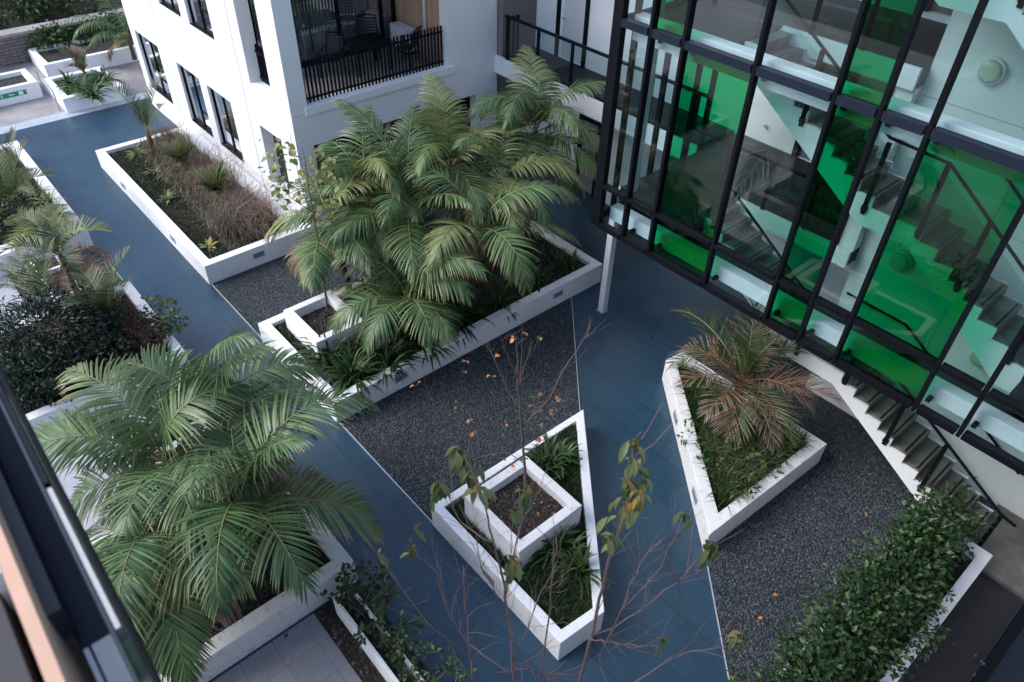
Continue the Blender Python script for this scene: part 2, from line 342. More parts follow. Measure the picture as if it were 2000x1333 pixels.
M['litter'] = leaf('leaf_litter', [(0.0, (0.035, 0.022, 0.017)), (0.6, (0.085, 0.052, 0.038)), (0.9, (0.17, 0.11, 0.08)), (1.0, (0.33, 0.27, 0.23))], None, trans=0.05, rough=0.7, spec=0.2)
M['paper'] = mat('white_tag', (0.75, 0.75, 0.75), 0.6, 0.05, 6.0)
def stonewall():
    m, t, b, N, L = nodes('dry_stone')
    g = N.new('ShaderNodeNewGeometry'); mp = N.new('ShaderNodeMapping'); mp.inputs['Rotation'].default_value = (0, R(90), 0); L.new(g.outputs['Position'], mp.inputs[0])
    mp.inputs['Rotation'].default_value = (R(90), 0, R(90))
    sx = N.new('ShaderNodeSeparateXYZ'); L.new(g.outputs['Position'], sx.inputs[0])
    cb = N.new('ShaderNodeCombineXYZ'); L.new(sx.outputs[1], cb.inputs[0]); L.new(sx.outputs[2], cb.inputs[1])
    wob = noisetex(N, L, 2.5, 3, 0.6, g.outputs['Position']); mv = mixc(N, L, 0.06, cb.outputs[0], wob.outputs[1])
    br = N.new('ShaderNodeTexBrick'); L.new(mv, br.inputs['Vector']); br.inputs['Scale'].default_value = 1.0
    br.inputs['Brick Width'].default_value = 0.42; br.inputs['Row Height'].default_value = 0.11; br.inputs['Mortar Size'].default_value = 0.012
    br.inputs['Color1'].default_value = (0.17, 0.145, 0.14, 1); br.inputs['Color2'].default_value = (0.27, 0.24, 0.23, 1); br.inputs['Mortar'].default_value = (0.05, 0.045, 0.045, 1)
    n = noisetex(N, L, 6, 6, 0.7, g.outputs['Position']).outputs[0]
    cc = mixc(N, L, ramp(N, L, n, [(0.4, (0.6,)*3), (0.65, (0,)*3)]), br.outputs[0], (0.09, 0.075, 0.072))
    L.new(cc, b.inputs['Base Color']); b.inputs['Roughness'].default_value = 0.9
    bump(N, L, br.outputs['Fac'], -0.6, 0.03, b); return m
M['stone'] = stonewall()
M['earth'] = mat('earth', (0.06, 0.05, 0.035), 0.95, 0.4, 0.7, 0.4, 12)

# ================================================================ setting
def sheet(name, poly, z, m, t=0.02):
    return structure(name, MB().prism(poly, z-t, z), m)
def rect(x0, x1, y0, y1): return [(x0, y0), (x1, y0), (x1, y1), (x0, y1)]
structure('ground', MB().face([(-300, -300, -0.12), (300, -300, -0.12), (300, 300, -0.12), (-300, 300, -0.12)]), M['earth'])
sheet('courtyard_paving', rect(-27.6, 7, -14, 22), 0.0, M['slate'], 0.1)
sheet('driveway', rect(-33.6, -28.15, -20, 40), -0.004, M['old_concrete'], 0.1)
sheet('threshold_strip', rect(-28.15, -27.6, -14, 22), 0.004, mat('pale_threshold', (0.42, 0.47, 0.53), 0.6, 0.15, 2.0), 0.1)
def bed(name, poly):
    return structure(name, MB().prism(poly, 0.001, 0.022), M['gravel'])
bed('gravel_bed', [(-15.69, 4.25), (-12.96, 4.25), (-12.96, 11.6), (-15.69, 11.6)])
bed('gravel_bed', [(-9.74, 4.25), (-6.62, 4.25), (-6.57, 7.88), (-9.74, 10.70)])
bed('gravel_bed', [(-3.14, 7.46), (-1.07, 5.55), (-1.07, 10.72), (-0.3, 10.95), (-0.3, 12.38), (-6.35, 12.38), (-6.35, 10.74), (-2.99, 10.77)])
bed('gravel_bed', [(-18.9, 0.6), (-16.26, 0.6), (-16.26, 2.64), (-18.9, 2.64)])
def edging(pts):
    for a, b in zip(pts[:-1], pts[1:]):
        structure('metal_edging', MB().bar((a[0], a[1], 0.016), (b[0], b[1], 0.016), 0.014, 0.03), M['edging'])
edging([(-15.69, 4.242), (-12.97, 4.242)]); edging([(-9.73, 4.242), (-6.63, 4.242)])
edging([(-6.58, 7.89), (-9.73, 10.71)]); edging([(-3.14, 7.45), (-1.08, 5.54)]); edging([(-18.9, 2.648), (-16.26, 2.648)])
sheet('patio', rect(-6.46, 3, -3.7, 1.80), 0.006, M['patio'], 0.006)
structure('patio_edge_soil', MB().box(-6.46, 0.1, 1.80, 2.64, 0.0005, 0.018), M['soil'])
sheet('pale_patio', rect(-12.98, -9.62, -1.0, 2.60), 0.006, M['pale_patio'], 0.006)
sheet('pale_patio', rect(-19.25, -16.26, -1.0, 0.58), 0.006, M['pale_patio'], 0.006)
sheet('side_walkway', rect(0.13, 0.82, 3.0, 10.74), 0.006, M['dark_walk'], 0.006)
structure('stair_landing_pad', MB().box(-0.28, 2.4, 10.78, 12.38, 0.0, 0.07), M['pad'])
def pebbles(label, poly, n, seed, z=.024):
    qq = random.Random(seed); mb = MB(); xs = [p[0] for p in poly]; ys = [p[1] for p in poly]; k = 0
    while k < n:
        x, y = qq.uniform(min(xs), max(xs)), qq.uniform(min(ys), max(ys)); c = False; m = len(poly)
        for i in range(m):
            (x1, y1), (x2, y2) = poly[i], poly[(i+1) % m]
            if (y1 > y) != (y2 > y) and x < (x2-x1)*(y-y1)/(y2-y1)+x1: c = not c
        if not c: continue
        k += 1; r = qq.uniform(.009, .022); a = qq.uniform(0, 3.14); ca, sa = math.cos(a)*r, math.sin(a)*r; e = qq.uniform(.6, .9); i0 = len(mb.v)
        mb.v += [(x+ca*1.3, y+sa*1.3, z), (x-sa*e, y+ca*e, z+.002), (x-ca*1.2, y-sa*1.2, z), (x+sa*e, y-ca*e, z-.001), (x+qq.uniform(-.3, .3)*r, y, z+r*.75), (x, y, z-r*.5)]
        for f in ((0, 1, 4), (1, 2, 4), (2, 3, 4), (3, 0, 4), (1, 0, 5), (2, 1, 5), (3, 2, 5), (0, 3, 5)): mb.f.append(tuple(i0+j for j in f)); mb.m.append(0)
    tag(mb.build('loose_pebbles', M['pebble'], smooth=True), label, 'pebbles', None, 'stuff')
M['pebble'] = leaf('loose_pebble', [(0.0, (0.014, 0.022, 0.031)), (0.5, (0.046, 0.067, 0.086)), (0.85, (0.11, 0.14, 0.165)), (0.95, (0.15, 0.145, 0.145)), (1.0, (0.26, 0.27, 0.29))], None, trans=0.0, rough=0.6, spec=0.4)
pebbles('loose dark pebbles between the palm planter and the wedge planter', [(-9.74, 4.25), (-6.62, 4.25), (-6.57, 7.88), (-9.74, 10.70)], 7000, 31)
pebbles('loose dark pebbles between the stair, hedge and dry palm planter', [(-3.10, 7.46), (-1.07, 5.60), (-1.07, 10.72), (-0.35, 10.95), (-6.3, 12.3), (-6.3, 10.8), (-2.97, 10.8)], 8000, 32)
pebbles('loose dark pebbles behind the square box of the palm planter', [(-15.69, 4.25), (-12.97, 4.25), (-12.97, 8.5), (-15.69, 8.5)], 4000, 33)
pebbles('loose pebbles beside the white trough', [(-18.9, 1.75), (-16.26, 1.75), (-16.26, 2.62), (-18.9, 2.62)], 1400, 34)
pebbles('few stray pebbles kicked onto the blue tiles', [(-6.6, 8.0), (-6.3, 8.1), (-9.4, 10.75), (-9.6, 10.75)], 40, 35, .004)
# fallen leaves on the paving are separate things further down

# ---------------------------------------------------------------- planters
def step_light(root, p, axis, wid=0.30, h=0.15):
    """recessed wall light on the face at p; axis gives the outward normal"""
    x, y, z = p; mb = MB(); ln = MB()
    if axis == 'x':
        mb.ring([(y-wid/2, z-h/2), (y+wid/2, z-h/2), (y+wid/2, z+h/2), (y-wid/2, z+h/2)], [(y-wid/2+.022, z-h/2+.022), (y+wid/2-.022, z-h/2+.022), (y+wid/2-.022, z+h/2-.022), (y-wid/2+.022, z+h/2-.022)], x-0.01, x+0.016)
        mb.v = [(c, a, b) for a, b, c in mb.v]; ln.box(x-0.01, x+0.006, y-wid/2+.021, y+wid/2-.021, z-h/2+.021, z+h/2-.021)
        ln2 = MB()
        for k in range(3): ln.box(x+0.006, x+0.012, y-wid/2+.03, y+wid/2-.03, z-h/2+.035+k*.03, z-h/2+.045+k*.03)
    else:
        mb.ring([(x-wid/2, z-h/2), (x+wid/2, z-h/2), (x+wid/2, z+h/2), (x-wid/2, z+h/2)], [(x-wid/2+.022, z-h/2+.022), (x+wid/2-.022, z-h/2+.022), (x+wid/2-.022, z+h/2-.022), (x-wid/2+.022, z+h/2-.022)], y-0.016, y+0.01)
        mb.v = [(a, c, b) for a, b, c in mb.v]; ln.box(x-wid/2+.021, x+wid/2-.021, y-0.006, y+0.01, z-h/2+.021, z+h/2-.021)
        for k in range(3): ln.box(x-wid/2+.03, x+wid/2-.03, y-0.012, y-0.006, z-h/2+.035+k*.03, z-h/2+.045+k*.03)
    f = mb.build('step_light', M['lightbox'], root); ln.build('lens', M['lens'], f)
def planter(label, outer, inner, h, soil, m='planter', lights=(), z0=0.0, group=None, name='planter'):
    cx = sum(p[0] for p in outer)/len(outer); cy = sum(p[1] for p in outer)/len(outer)
    r = thing(name, label, 'planter', (cx, cy, z0), group)
    MB().ring(outer, inner, z0, h).build('wall', M[m], r, bevel=0.012)
    MB().prism([(p[0]+(cx-p[0])*0.002, p[1]+(cy-p[1])*0.002) for p in inner], z0+0.03, soil).build('soil', M['soil'], r)
    for p, ax in lights: step_light(r, p, ax)
    return r
def inset(x0, x1, y0, y1, t): return rect(x0, x1, y0, y1), rect(x0+t, x1-t, y0+t, y1-t)
GP = 'white rendered planters of the courtyard'
planter('long white planter of brown grasses along the foot of the white apartment facade', rect(-23.4, -15.7, 4.2, 7.07), rect(-23.17, -15.93, 4.42, 6.62), 0.55, 0.44, 'planter',
        (((-21.3, 4.2, .30), 'y'), ((-17.75, 4.2, .30), 'y'), ((-15.7, 5.55, .32), 'x')), group=GP)
planter('longest white planter in the middle, full of arching palms', rect(-12.95, -9.75, 4.2, 11.74), rect(-12.74, -9.96, 4.42, 11.53), 0.55, 0.42, 'planter',
        (((-9.75, 5.75, .32), 'x'), ((-9.75, 10.25, .33), 'x')), group=GP)
o, i = inset(-12.52, -11.12, 4.66, 5.82, 0.17)
planter('square white raised box set inside the left end of the palm planter', o, i, 0.95, 0.72, 'planter', z0=0.425, group='square raised tree boxes')
planter('wedge shaped white planter with a square tree box inside', [(-6.6, 4.22), (-3.4, 4.22), (-3.33, 5.08), (-6.55, 7.86)], [(-6.44, 4.38), (-3.55, 4.38), (-3.49, 5.0), (-6.42, 7.54)], 0.55, 0.40, 'planter',
        (((-5.05, 4.22, .28), 'y'),), group=GP)
o, i = inset(-6.13, -4.74, 4.58, 5.96, 0.165)
planter('square rust stained box holding the bare autumn sapling', o, i, 0.98, 0.80, 'planter_dirty', z0=0.405, group='square raised tree boxes')
planter('four sided white planter holding the dry brown palm by the stair', [(-6.45, 10.22), (-6.40, 10.72), (-2.97, 10.76), (-3.15, 7.43)], [(-6.22, 10.30), (-6.19, 10.51), (-3.21, 10.55), (-3.33, 7.90)], 0.55, 0.40, 'planter_dirty',
        (), group=GP)
planter('long white planter of leafy green hedge beside the dark brown walkway', rect(-1.05, 0.12, 2.7, 10.7), rect(-0.88, -0.06, 2.9, 10.5), 0.55, 0.40, 'planter', group=GP)
planter('white planter under the big green palm clump nearest the grey patio', rect(-9.6, -6.5, -1.6, 2.65), rect(-9.36, -6.76, -1.4, 2.40), 0.55, 0.40, 'planter_dirty', group=GP)
planter('white planter filled by the dark round bush', rect(-16.24, -13.0, -1.0, 2.63), rect(-16.02, -13.22, -0.8, 2.41), 0.55, 0.40, 'planter', group=GP)
planter('white planter of striped leaves and young palms at the left of the blue path', rect(-25.5, -19.2, -1.0, 2.62), rect(-25.2, -19.68, -0.8, 2.36), 0.55, 0.42, 'planter', group=GP)
def step_light_skew(label_parent, a, b, t, z): pass
def trough(label, x0, x1, y0, y1, h, div=()):
    r = thing('trough', label, 'planter', ((x0+x1)/2, (y0+y1)/2, 0))
    MB().ring(rect(x0, x1, y0, y1), rect(x0+.05, x1-.05, y0+.05, y1-.05), 0.0, h).build('wall', M['planter'], r, bevel=0.006)
    for d in div: MB().box(d-.03, d+.03, y0+.051, y1-.051, 0.05, h-.003).build('divider', M['planter'], r)
    MB().box(x0+.052, x1-.052, y0+.052, y1-.052, 0.02, h-.12).build('soil', M['soil'], r)
trough('narrow white trough overgrown with round green leaves along the grey patio', -6.22, -3.6, 2.07, 2.40, 0.5, (-4.25,))
trough('low white divided trough beside the small gravel bed', -19.05, -17.0, 1.12, 1.72, 0.30, (-18.3,))

# step lights on the skew wall of the dry palm planter
def skew_lights():
    r = [o for o in bpy.data.objects if o.get('label', '').startswith('four sided white')][0]
    a = Vector((-6.45, 10.22, 0)); b = Vector((-3.15, 7.43, 0)); d = (b-a).normalized(); n = Vector((-d.y*-1, d.x*-1, 0)); n = Vector((d.y, -d.x, 0))
    if n.dot(Vector((-1, -1, 0))) < 0: n = -n
    for t in (0.33, 0.77):
        c = a.lerp(b, t)+Vector((0, 0, .31))
        f = MB().bar(c-d*.15+n*.006, c+d*.15+n*.006, 0.03, 0.15).build('step_light', M['lightbox'], r)
        MB().bar(c-d*.125+n*.012, c+d*.125+n*.012, 0.03, 0.10).build('lens', M['lens'], f)
skew_lights()

# ================================================================ white apartment block
def wall_grid(mb, a0, a1, z0, z1, t0, t1, holes, axis):
    """wall slab pierced by rectangular holes: a runs along the wall, t through it"""
    xs = sorted({a0, a1, *[h[0] for h in holes], *[h[1] for h in holes]}); zs = sorted({z0, z1, *[h[2] for h in holes], *[h[3] for h in holes]})
    xs = [x for x in xs if a0 <= x <= a1]; zs = [z for z in zs if z0 <= z <= z1]
    for i in range(len(xs)-1):
        run = None
        for j in range(len(zs)-1):
            cx, cz = (xs[i]+xs[i+1])/2, (zs[j]+zs[j+1])/2
            solid = not any(h[0] < cx < h[1] and h[2] < cz < h[3] for h in holes)
            if solid and run is None: run = zs[j]
            if run is not None and (not solid or j == len(zs)-2):
                top = zs[j+1] if solid else zs[j]
                if axis == 'x': mb.box(xs[i], xs[i+1], t0, t1, run, top)
                else: mb.box(t0, t1, xs[i], xs[i+1], run, top)
                run = None
    return mb
B = thing('apartment_building', 'white rendered apartment block with black framed windows and a first floor balcony', 'building', (-20, 10, 0))
HOLES = [(-26.4, -24.5, .82, 2.68), (-23.1, -21.5, .80, 2.62), (-21.0, -19.47, .80, 2.60), (-17.78, -16.63, .92, 2.57), (-17.82, -16.65, 3.65, 6.2),
         (-26.4, -24.5, 4.23, 6.05), (-23.15, -21.63, 4.26, 6.05), (-21.1, -19.55, 4.22, 6.05)]
wl = MB(); wall_grid(wl, -26.9, -15.8, 0, 3.437, 7.1, 7.45, HOLES, 'x'); wall_grid(wl, -26.9, -15.8, 3.455, 12.5, 7.1, 7.45, HOLES, 'x')
wl.build('facade_wall', M['white'], B)
MB().box(-26.89, -17.9, 7.125, 7.44, 3.4375, 3.4545).build('shadow_joint', M['white'], B)
for x in (-18.35, -24.0): MB().box(x-.007, x+.007, 7.094, 7.0995, 0.3, 12.4).build('panel_joint', M['lightbox'], B)
fw = MB(); wall_grid(fw, 7.452, 13.4, 0, 12.5, -16.15, -15.8, [(7.55, 11.74, 3.60, 6.85), (7.55, 12.7, 0.0, 2.62), (7.55, 11.74, 7.3, 9.6)], 'y')
fw.build('front_wall', M['white'], B)
MB().box(-15.798, -15.745, 7.47, 11.9, 3.40, 3.605).build('balcony_edge', M['white'], B, bevel=0.01)
MB().box(-26.9, -16.16, 13.05, 13.4, 0, 12.5).build('return_wall', M['taupe'], B)
MB().box(-26.9, -26.55, 7.452, 13.04, 0, 12.5).build('end_wall', M['white'], B)
MB().box(-27.0, -15.7, 7.0, 13.5, 12.51, 12.8).build('roof', M['white'], B)  # out of view, put on to block light from above
MB().box(-26.5, -18.9, 8.2, 13.0, 0.02, 12.4).build('inner_wall', M['room'], B)
MB().box(-18.35, -16.16, 7.47, 13.0, 3.30, 3.565).build('balcony_floor', M['concrete'], B)
MB().box(-18.35, -16.16, 7.47, 13.0, 6.9, 7.1).build('balcony_ceiling', M['white'], B)
MB().box(-18.3, -16.16, 11.75, 11.95, 3.57, 6.89).build('timber_wall', M['wood'], B)
MB().box(-18.85, -16.4, 8.2, 12.9, 0.02, 3.2).build('ground_floor_recess', M['dark_in'], B)
def window(name, x0, x1, z0, z1, y, split=0.5, sub=True):
    f = MB(); w_ = .05
    f.box(x0, x0+w_, y-.02, y+.06, z0, z1).box(x1-w_, x1, y-.02, y+.06, z0, z1).box(x0+w_, x1-w_, y-.02, y+.06, z1-w_, z1).box(x0+w_, x1-w_, y-.02, y+.06, z0, z0+w_)
    xm = x0+(x1-x0)*split
    f.box(xm-.026, xm+.026, y-.018, y+.058, z0+w_, z1-w_)
    if sub: f.box(xm+.027, x1-w_, y-.016, y+.05, z0+.55, z0+.60)
    o = f.build(name, M['black'], B)
    MB().box(x0+w_, xm-.027, y+.012, y+.022, z0+w_, z1-w_).build('pane', M['glass_dark'], o)
    MB().box(xm+.027, x1-w_, y+.010, y+.020, z0+w_, z1-w_).build('pane', M['glass_dark'], o)
    MB().box(x0, x1, y-.10, y-.022, z0+.001, z0+.014).build('sill', M['black'], o)
    c = MB()
    n = 26; pts = [(x0+.05+(x1-x0-.1)*k/n, y+.32+.03*math.sin(k*1.9)) for k in range(n+1)]
    for a, b in zip(pts[:-1], pts[1:]):
        if a[0] < x0+(x1-x0)*0.38: c.face([(a[0], a[1], z0+.03), (b[0], b[1], z0+.03), (b[0], b[1], z1), (a[0], a[1], z1)])
    c.build('curtain', M['curtain'], o)
for (x0, x1, z0, z1) in HOLES[:3]+HOLES[5:]: window('window', x0, x1, z0, z1, 7.20)
MB().box(-17.78, -16.63, 7.40, 7.44, .92, 2.57).build('doorway_panel', M['dark_in'], B)
# balcony glazing
gz = MB()
for y in (7.60, 8.62, 9.95, 11.28, 11.68): gz.box(-18.26, -18.16, y-.04, y+.04, 3.57, 6.28)
gz.box(-18.255, -18.165, 7.64, 11.64, 6.18, 6.26).box(-18.255, -18.165, 7.64, 11.64, 3.575, 3.66)
g_ = gz.build('balcony_glazing', M['black'], B)
for a, b in ((7.64, 8.58), (8.66, 9.91), (9.99, 11.24), (11.32, 11.64)): MB().box(-18.215, -18.205, a, b, 3.66, 6.18).build('pane', M['glass_dark'], g_)
cu = MB(); n = 90
pts = [(-18.42+.05*math.sin(k*1.7)+.02*math.sin(k*.63), 7.6+4.1*k/n) for k in range(n+1)]
for a, b in zip(pts[:-1], pts[1:]):
    if a[1] < 9.8 or a[1] > 11.0: cu.face([(a[0], a[1], 3.6), (b[0], b[1], 3.6), (b[0], b[1], 6.3), (a[0], a[1], 6.3)])
cu.build('curtain', M['curtain'], g_)
MB().tube([(-16.75, 11.70, 3.57), (-16.75, 11.70, 6.89)], 0.045, 10).build('downpipe', M['white_plastic'], B, smooth=True)
# balustrades
def balustrade(label, a, b, z0, z1, n):
    r = thing('balcony_railing', label, 'railing', (a[0], a[1], z0), 'black picket railings of the balcony')
    a = Vector((*a, 0)); b = Vector((*b, 0)); d = (b-a).normalized(); nn = Vector((d.y, -d.x, 0))
    for zz in (z0+.10, z1-.16): MB().bar(a+Vector((0, 0, zz))-nn*.02, b+Vector((0, 0, zz))-nn*.02, 0.03, 0.045).build('rail', M['black'], r)
    first = None
    for k in range(n):
        p = a.lerp(b, (k+.5)/n)
        if first is None:
            first = MB().bar(p+Vector((0, 0, z0)), p+Vector((0, 0, z1)), 0.045, 0.022).build('baluster', M['black'], r); p0 = p
        else:
            c = first.copy(); col.objects.link(c); c.parent = r; c.location = p-p0
balustrade('long black picket railing across the front of the balcony', (-15.98, 7.58), (-15.98, 11.70), 3.60, 4.62, 40)
balustrade('short black picket railing in the narrow side opening of the balcony', (-16.68, 7.40), (-17.80, 7.40), 3.65, 4.55, 13)
# balcony furniture
def balcony_chair(label, x, y, rz):
    r = thing('patio_chair', label, 'chair', (0, 0, 0), 'dark slatted chairs on the balcony')
    s = MB(); bk = MB()
    for k in range(6): s.box(-.23, .23, -.22+k*.075, -.165+k*.075, .42, .445)
    s.build('seat', M['charcoal'], r)
    for k in range(6): bk.box(-.22, .22, .235+k*.022, .255+k*.022, .50+k*.072, .55+k*.072)
    bk.build('backrest', M['charcoal'], r)
    for sx in (-1, 1):
        MB().tube([(sx*.24, -.22, 0), (sx*.25, -.20, .62), (sx*.25, .18, .66)], .016, 6).build('leg', M['black'], r)
        MB().tube([(sx*.24, .24, 0), (sx*.24, .22, .45), (sx*.24, .37, .95)], .016, 6).build('leg', M['black'], r)
    MB().tube([(-.24, .37, .95), (0, .385, .98), (.24, .37, .95)], .016, 6).build('top_rail', M['black'], r)
    r.location = (x, y, 3.566); r.rotation_euler = (0, 0, rz); return r
balcony_chair('slatted chair left of the black table on the balcony', -17.15, 9.05, R(35))
balcony_chair('slatted chair behind the black table near the glass door', -17.75, 10.55, R(60))
balcony_chair('slatted chair right of the black table beside the wooden wall', -16.75, 11.05, R(-60))
t = thing('patio_table', 'black rectangular table on the balcony', 'table', (-17.0, 10.0, 3.566))
MB().box(-17.45, -16.55, 9.45, 10.55, 4.27, 4.30).build('tabletop', M['black'], t, bevel=0.005)
for x in (-17.38, -16.62):
    for y in (9.52, 10.48): MB().bar((x, y, 3.566), (x, y, 4.27), .04).build('leg', M['black'], t)
t = thing('air_conditioner', 'white outdoor air conditioner against the timber wall of the balcony', 'air conditioner', (-17.5, 11.5, 3.566))
MB().box(-17.95, -17.15, 11.36, 11.68, 3.66, 4.24).build('casing', M['white_plastic'], t, bevel=0.015)
gr = MB()
for k in range(9): gr.box(-17.90, -17.42, 11.345, 11.36, 3.72+k*.05, 3.735+k*.05)
gr.build('grille', M['white_plastic'], t)
MB().box(-17.36, -17.22, 11.352, 11.3595, 3.74, 3.84).build('sticker', M['red'], t)
for x in (-17.85, -17.25): MB().box(x-.04, x+.04, 11.40, 11.64, 3.566, 3.66).build('foot', M['black'], t)

# ================================================================ gallery (open corridor) at first floor
Cc = thing('gallery_building', 'white wall with an open first floor corridor between apartment block and glass tower', 'building', (-12, 14.6, 0))
wl = MB(); wall_grid(wl, -22.0, 3.0, 0, 12.5, 14.65, 14.95, [(-13.62, -12.76, 0.0, 2.27), (-14.55, -13.75, 3.56, 5.85), (-5.6, -4.9, 7.0, 9.2), (-12.1, -11.3, 6.9, 9.2), (-7.2, -6.3, 3.57, 5.8)], 'x')
wl.build('wall', M['white'], Cc)
MB().box(-15.79, -8.75, 13.4, 14.649, 3.28, 3.56).build('corridor_floor', M['tower_floor'], Cc)
MB().box(-15.79, -8.75, 13.30, 13.399, 3.10, 3.565).build('floor_edge', M['white'], Cc)
MB().box(-15.79, -15.60, 13.42, 14.64, 3.57, 6.59).build('end_panel', M['taupe'], Cc)
def door(x0, x1, z0, z1, m, handle=True):
    f = MB(); f.box(x0, x0+.12, 14.60, 14.72, z0, z1).box(x1-.12, x1, 14.60, 14.72, z0, z1).box(x0+.12, x1-.12, 14.60, 14.72, z1-.1, z1)
    o = f.build('door_frame', M['black'], Cc)
    d = MB().box(x0+.12, x1-.12, 14.68, 14.71, z0+.01, z1-.1).build('door_leaf', M[m], o)
    if handle: MB().box(x0+.18, x0+.22, 14.655, 14.68, z0+.98, z0+1.16).tube([(x0+.2, 14.66, z0+1.05), (x0+.2, 14.62, z0+1.05), (x0+.33, 14.62, z0+1.05)], .012, 6).build('door_handle', M['steel'], o)
door(-14.78, -13.62, 3.565, 5.85, 'door'); door(-13.62, -12.76, 0.0, 2.27, 'greydoor'); door(-7.2, -6.3, 3.57, 5.8, 'greydoor'); door(-5.6, -4.9, 7.0, 9.2, 'taupe', False); door(-12.1, -11.3, 6.9, 9.2, 'greydoor', False)
rg = thing('corridor_railing', 'black framed glass railing along the first floor corridor', 'railing', (-12, 13.36, 3.56))
px = (-15.32, -14.12, -12.88, -11.64, -10.3, -9.0)
for x in px: MB().box(x-.035, x+.035, 13.33, 13.39, 3.12, 4.66).build('post', M['black'], rg)
MB().box(-15.40, -8.8, 13.325, 13.395, 4.661, 4.72).build('handrail', M['black'], rg)
MB().box(-15.28, -8.8, 13.34, 13.38, 3.58, 3.63).build('bottom_rail', M['black'], rg)
for a, b in zip(px[:-1], px[1:]): MB().box(a+.036, b-.036, 13.355, 13.365, 3.631, 4.655).build('glass_panel', M['glass_rail'], rg)
for k in range(3): MB().box(-15.37, -15.30, 13.42+k*.14, 13.47+k*.14, 3.565, 4.66).build('return_baluster', M['black'], rg)

# ================================================================ glass stair tower
T = thing('stair_tower', 'black framed glass stair tower with clear and emerald green panes', 'building', (-4, 12, 0))
YF = 10.10
MX = [-8.66, -7.98, -7.29, -5.93, -4.60, -3.92, -3.24, -1.85, -1.15, 0.20, 1.55]
LV = [2.86, 3.75, 6.88, 10.2, 12.6]
for i, x in enumerate(MX):
    wd = .045 if i in (0,) else .030
    MB().box(x-wd, x+wd, YF-.02, YF+.12, 2.80, 12.7).build('mullion', M['black'], T)
MB().box(-8.86, -8.72, YF+.02, YF+.20, 2.80, 12.7).build('mullion', M['black'], T)
for z in LV:
    hh = {2.86: .055, 3.75: .036, 6.88: .065, 10.2: .065, 12.6: .08}[z]
    for a, b in zip(MX[:-1], MX[1:]):
        MB().box(a+.0505, b-.0505, YF-.035, YF+.11, z-hh, z+hh).build('transom', M['navy'] if hh > .06 else M['black'], T)
GREEN = {(0, 2), (0, 4), (0, 6), (1, 2), (1, 4), (1, 6), (2, 1), (2, 4), (2, 8), (3, 2), (3, 5)}
for j in range(len(LV)-1):
    for i in range(len(MX)-1):
        g = (j, i) in GREEN
        o = MB().box(MX[i]+.04, MX[i+1]-.04, YF+.055, YF+.067, LV[j]+.04, LV[j+1]-.04).build('green_glass_pane' if g else 'glass_pane', M['glass_green' if g else 'glass'], T)
        if g: o['label'] = 'emerald green glass pane'
# end wall facing the corridor, glazed too
for y in (10.55, 11.6, 12.7, 13.28): MB().box(-8.72, -8.62, y-.04, y+.04, 3.0, 12.6).build('mullion', M['black'], T)
for z in (3.05, 6.88, 10.2): MB().box(-8.70, -8.63, 10.26, 13.32, z-.08, z+.08).build('transom', M['black'], T)
for a, b in ((10.6, 11.55), (11.65, 12.65)):
    for z0, z1 in ((3.14, 6.79), (6.97, 10.1)): MB().box(-8.675, -8.665, a, b, z0, z1).build('glass_pane', M['glass'], T)
# floors, edge beams, walls
MB().box(-8.58, 1.9, 10.601, 10.985, 2.96, 3.10).build('ledge', M['tower_floor'], T)  # added slab over the open void, keeps light off stair and ground below
for zf in (3.56, 6.88, 10.2):
    MB().box(-8.60, -6.75, 10.62, 14.648, zf-.28, zf).build('floor_slab', M['tower_floor'], T)
    MB().box(-6.749, -4.32, 12.12, 14.648, zf-.28, zf).build('floor_slab', M['tower_floor'], T)
    MB().box(-6.749, -4.32, 12.05, 12.119, zf-.30, zf+.04).build('slab_edge', M['tower_white'], T)
    MB().box(-0.93, 1.9, 10.62, 12.38, zf-.28, zf).build('floor_slab', M['tower_floor'], T)
for z0, z1 in ((2.93, 3.22), (6.55, 6.97), (9.87, 10.28)):
    MB().box(-8.58, 1.9, 10.36, 10.60, z0, z1).build('edge_beam', M['tower_white'], T, bevel=0.01)
MB().box(-4.31, 2.2, 12.40, 12.75, 0.0, 12.6).build('back_wall', M['tower_white'], T)
MB().box(-4.6, -4.32, 12.15, 12.75, 3.57, 6.58).build('back_wall_pier', M['tower_white'], T)
MB().box(1.91, 2.2, 10.3, 12.39, 0.0, 12.6).build('side_wall', M['tower_white'], T)
MB().box(-8.9, 2.3, 10.06, 14.9, 12.72, 12.95).build('roof', M['charcoal'], T)
for z in (4.85, 6.45, 8.15): MB().box(-4.29, 1.9, 12.396, 12.40, z-.006, z+.006).build('panel_joint', M['lightbox'], T)
for x in (-2.55, -1.0): MB().box(x-.006, x+.006, 12.395, 12.3995, 1.2, 12.5).build('panel_joint', M['lightbox'], T)
MB().box(-8.44, -8.28, 10.62, 10.78, 3.23, 12.5).build('column', M['tower_white'], T, bevel=0.008)
for i, x in enumerate(MX[1:-1]):
    for z in (2.99, 6.73):
        MB().box(x+.06, x+.13, YF+.15, YF+.26, z-.035, z+.035).build('bracket', M['black'], T)
p = thing('support_post', 'white square post holding up the corner of the glass tower', 'post', (-8.92, 10.95, 0))
MB().box(-9.0, -8.84, 10.87, 11.03, 0.004, 3.28).build('shaft', M['tower_white'], p, bevel=0.008); MB().box(-9.03, -8.81, 10.84, 11.06, 0.0, 0.0035).build('base_plate', M['steel'], p)
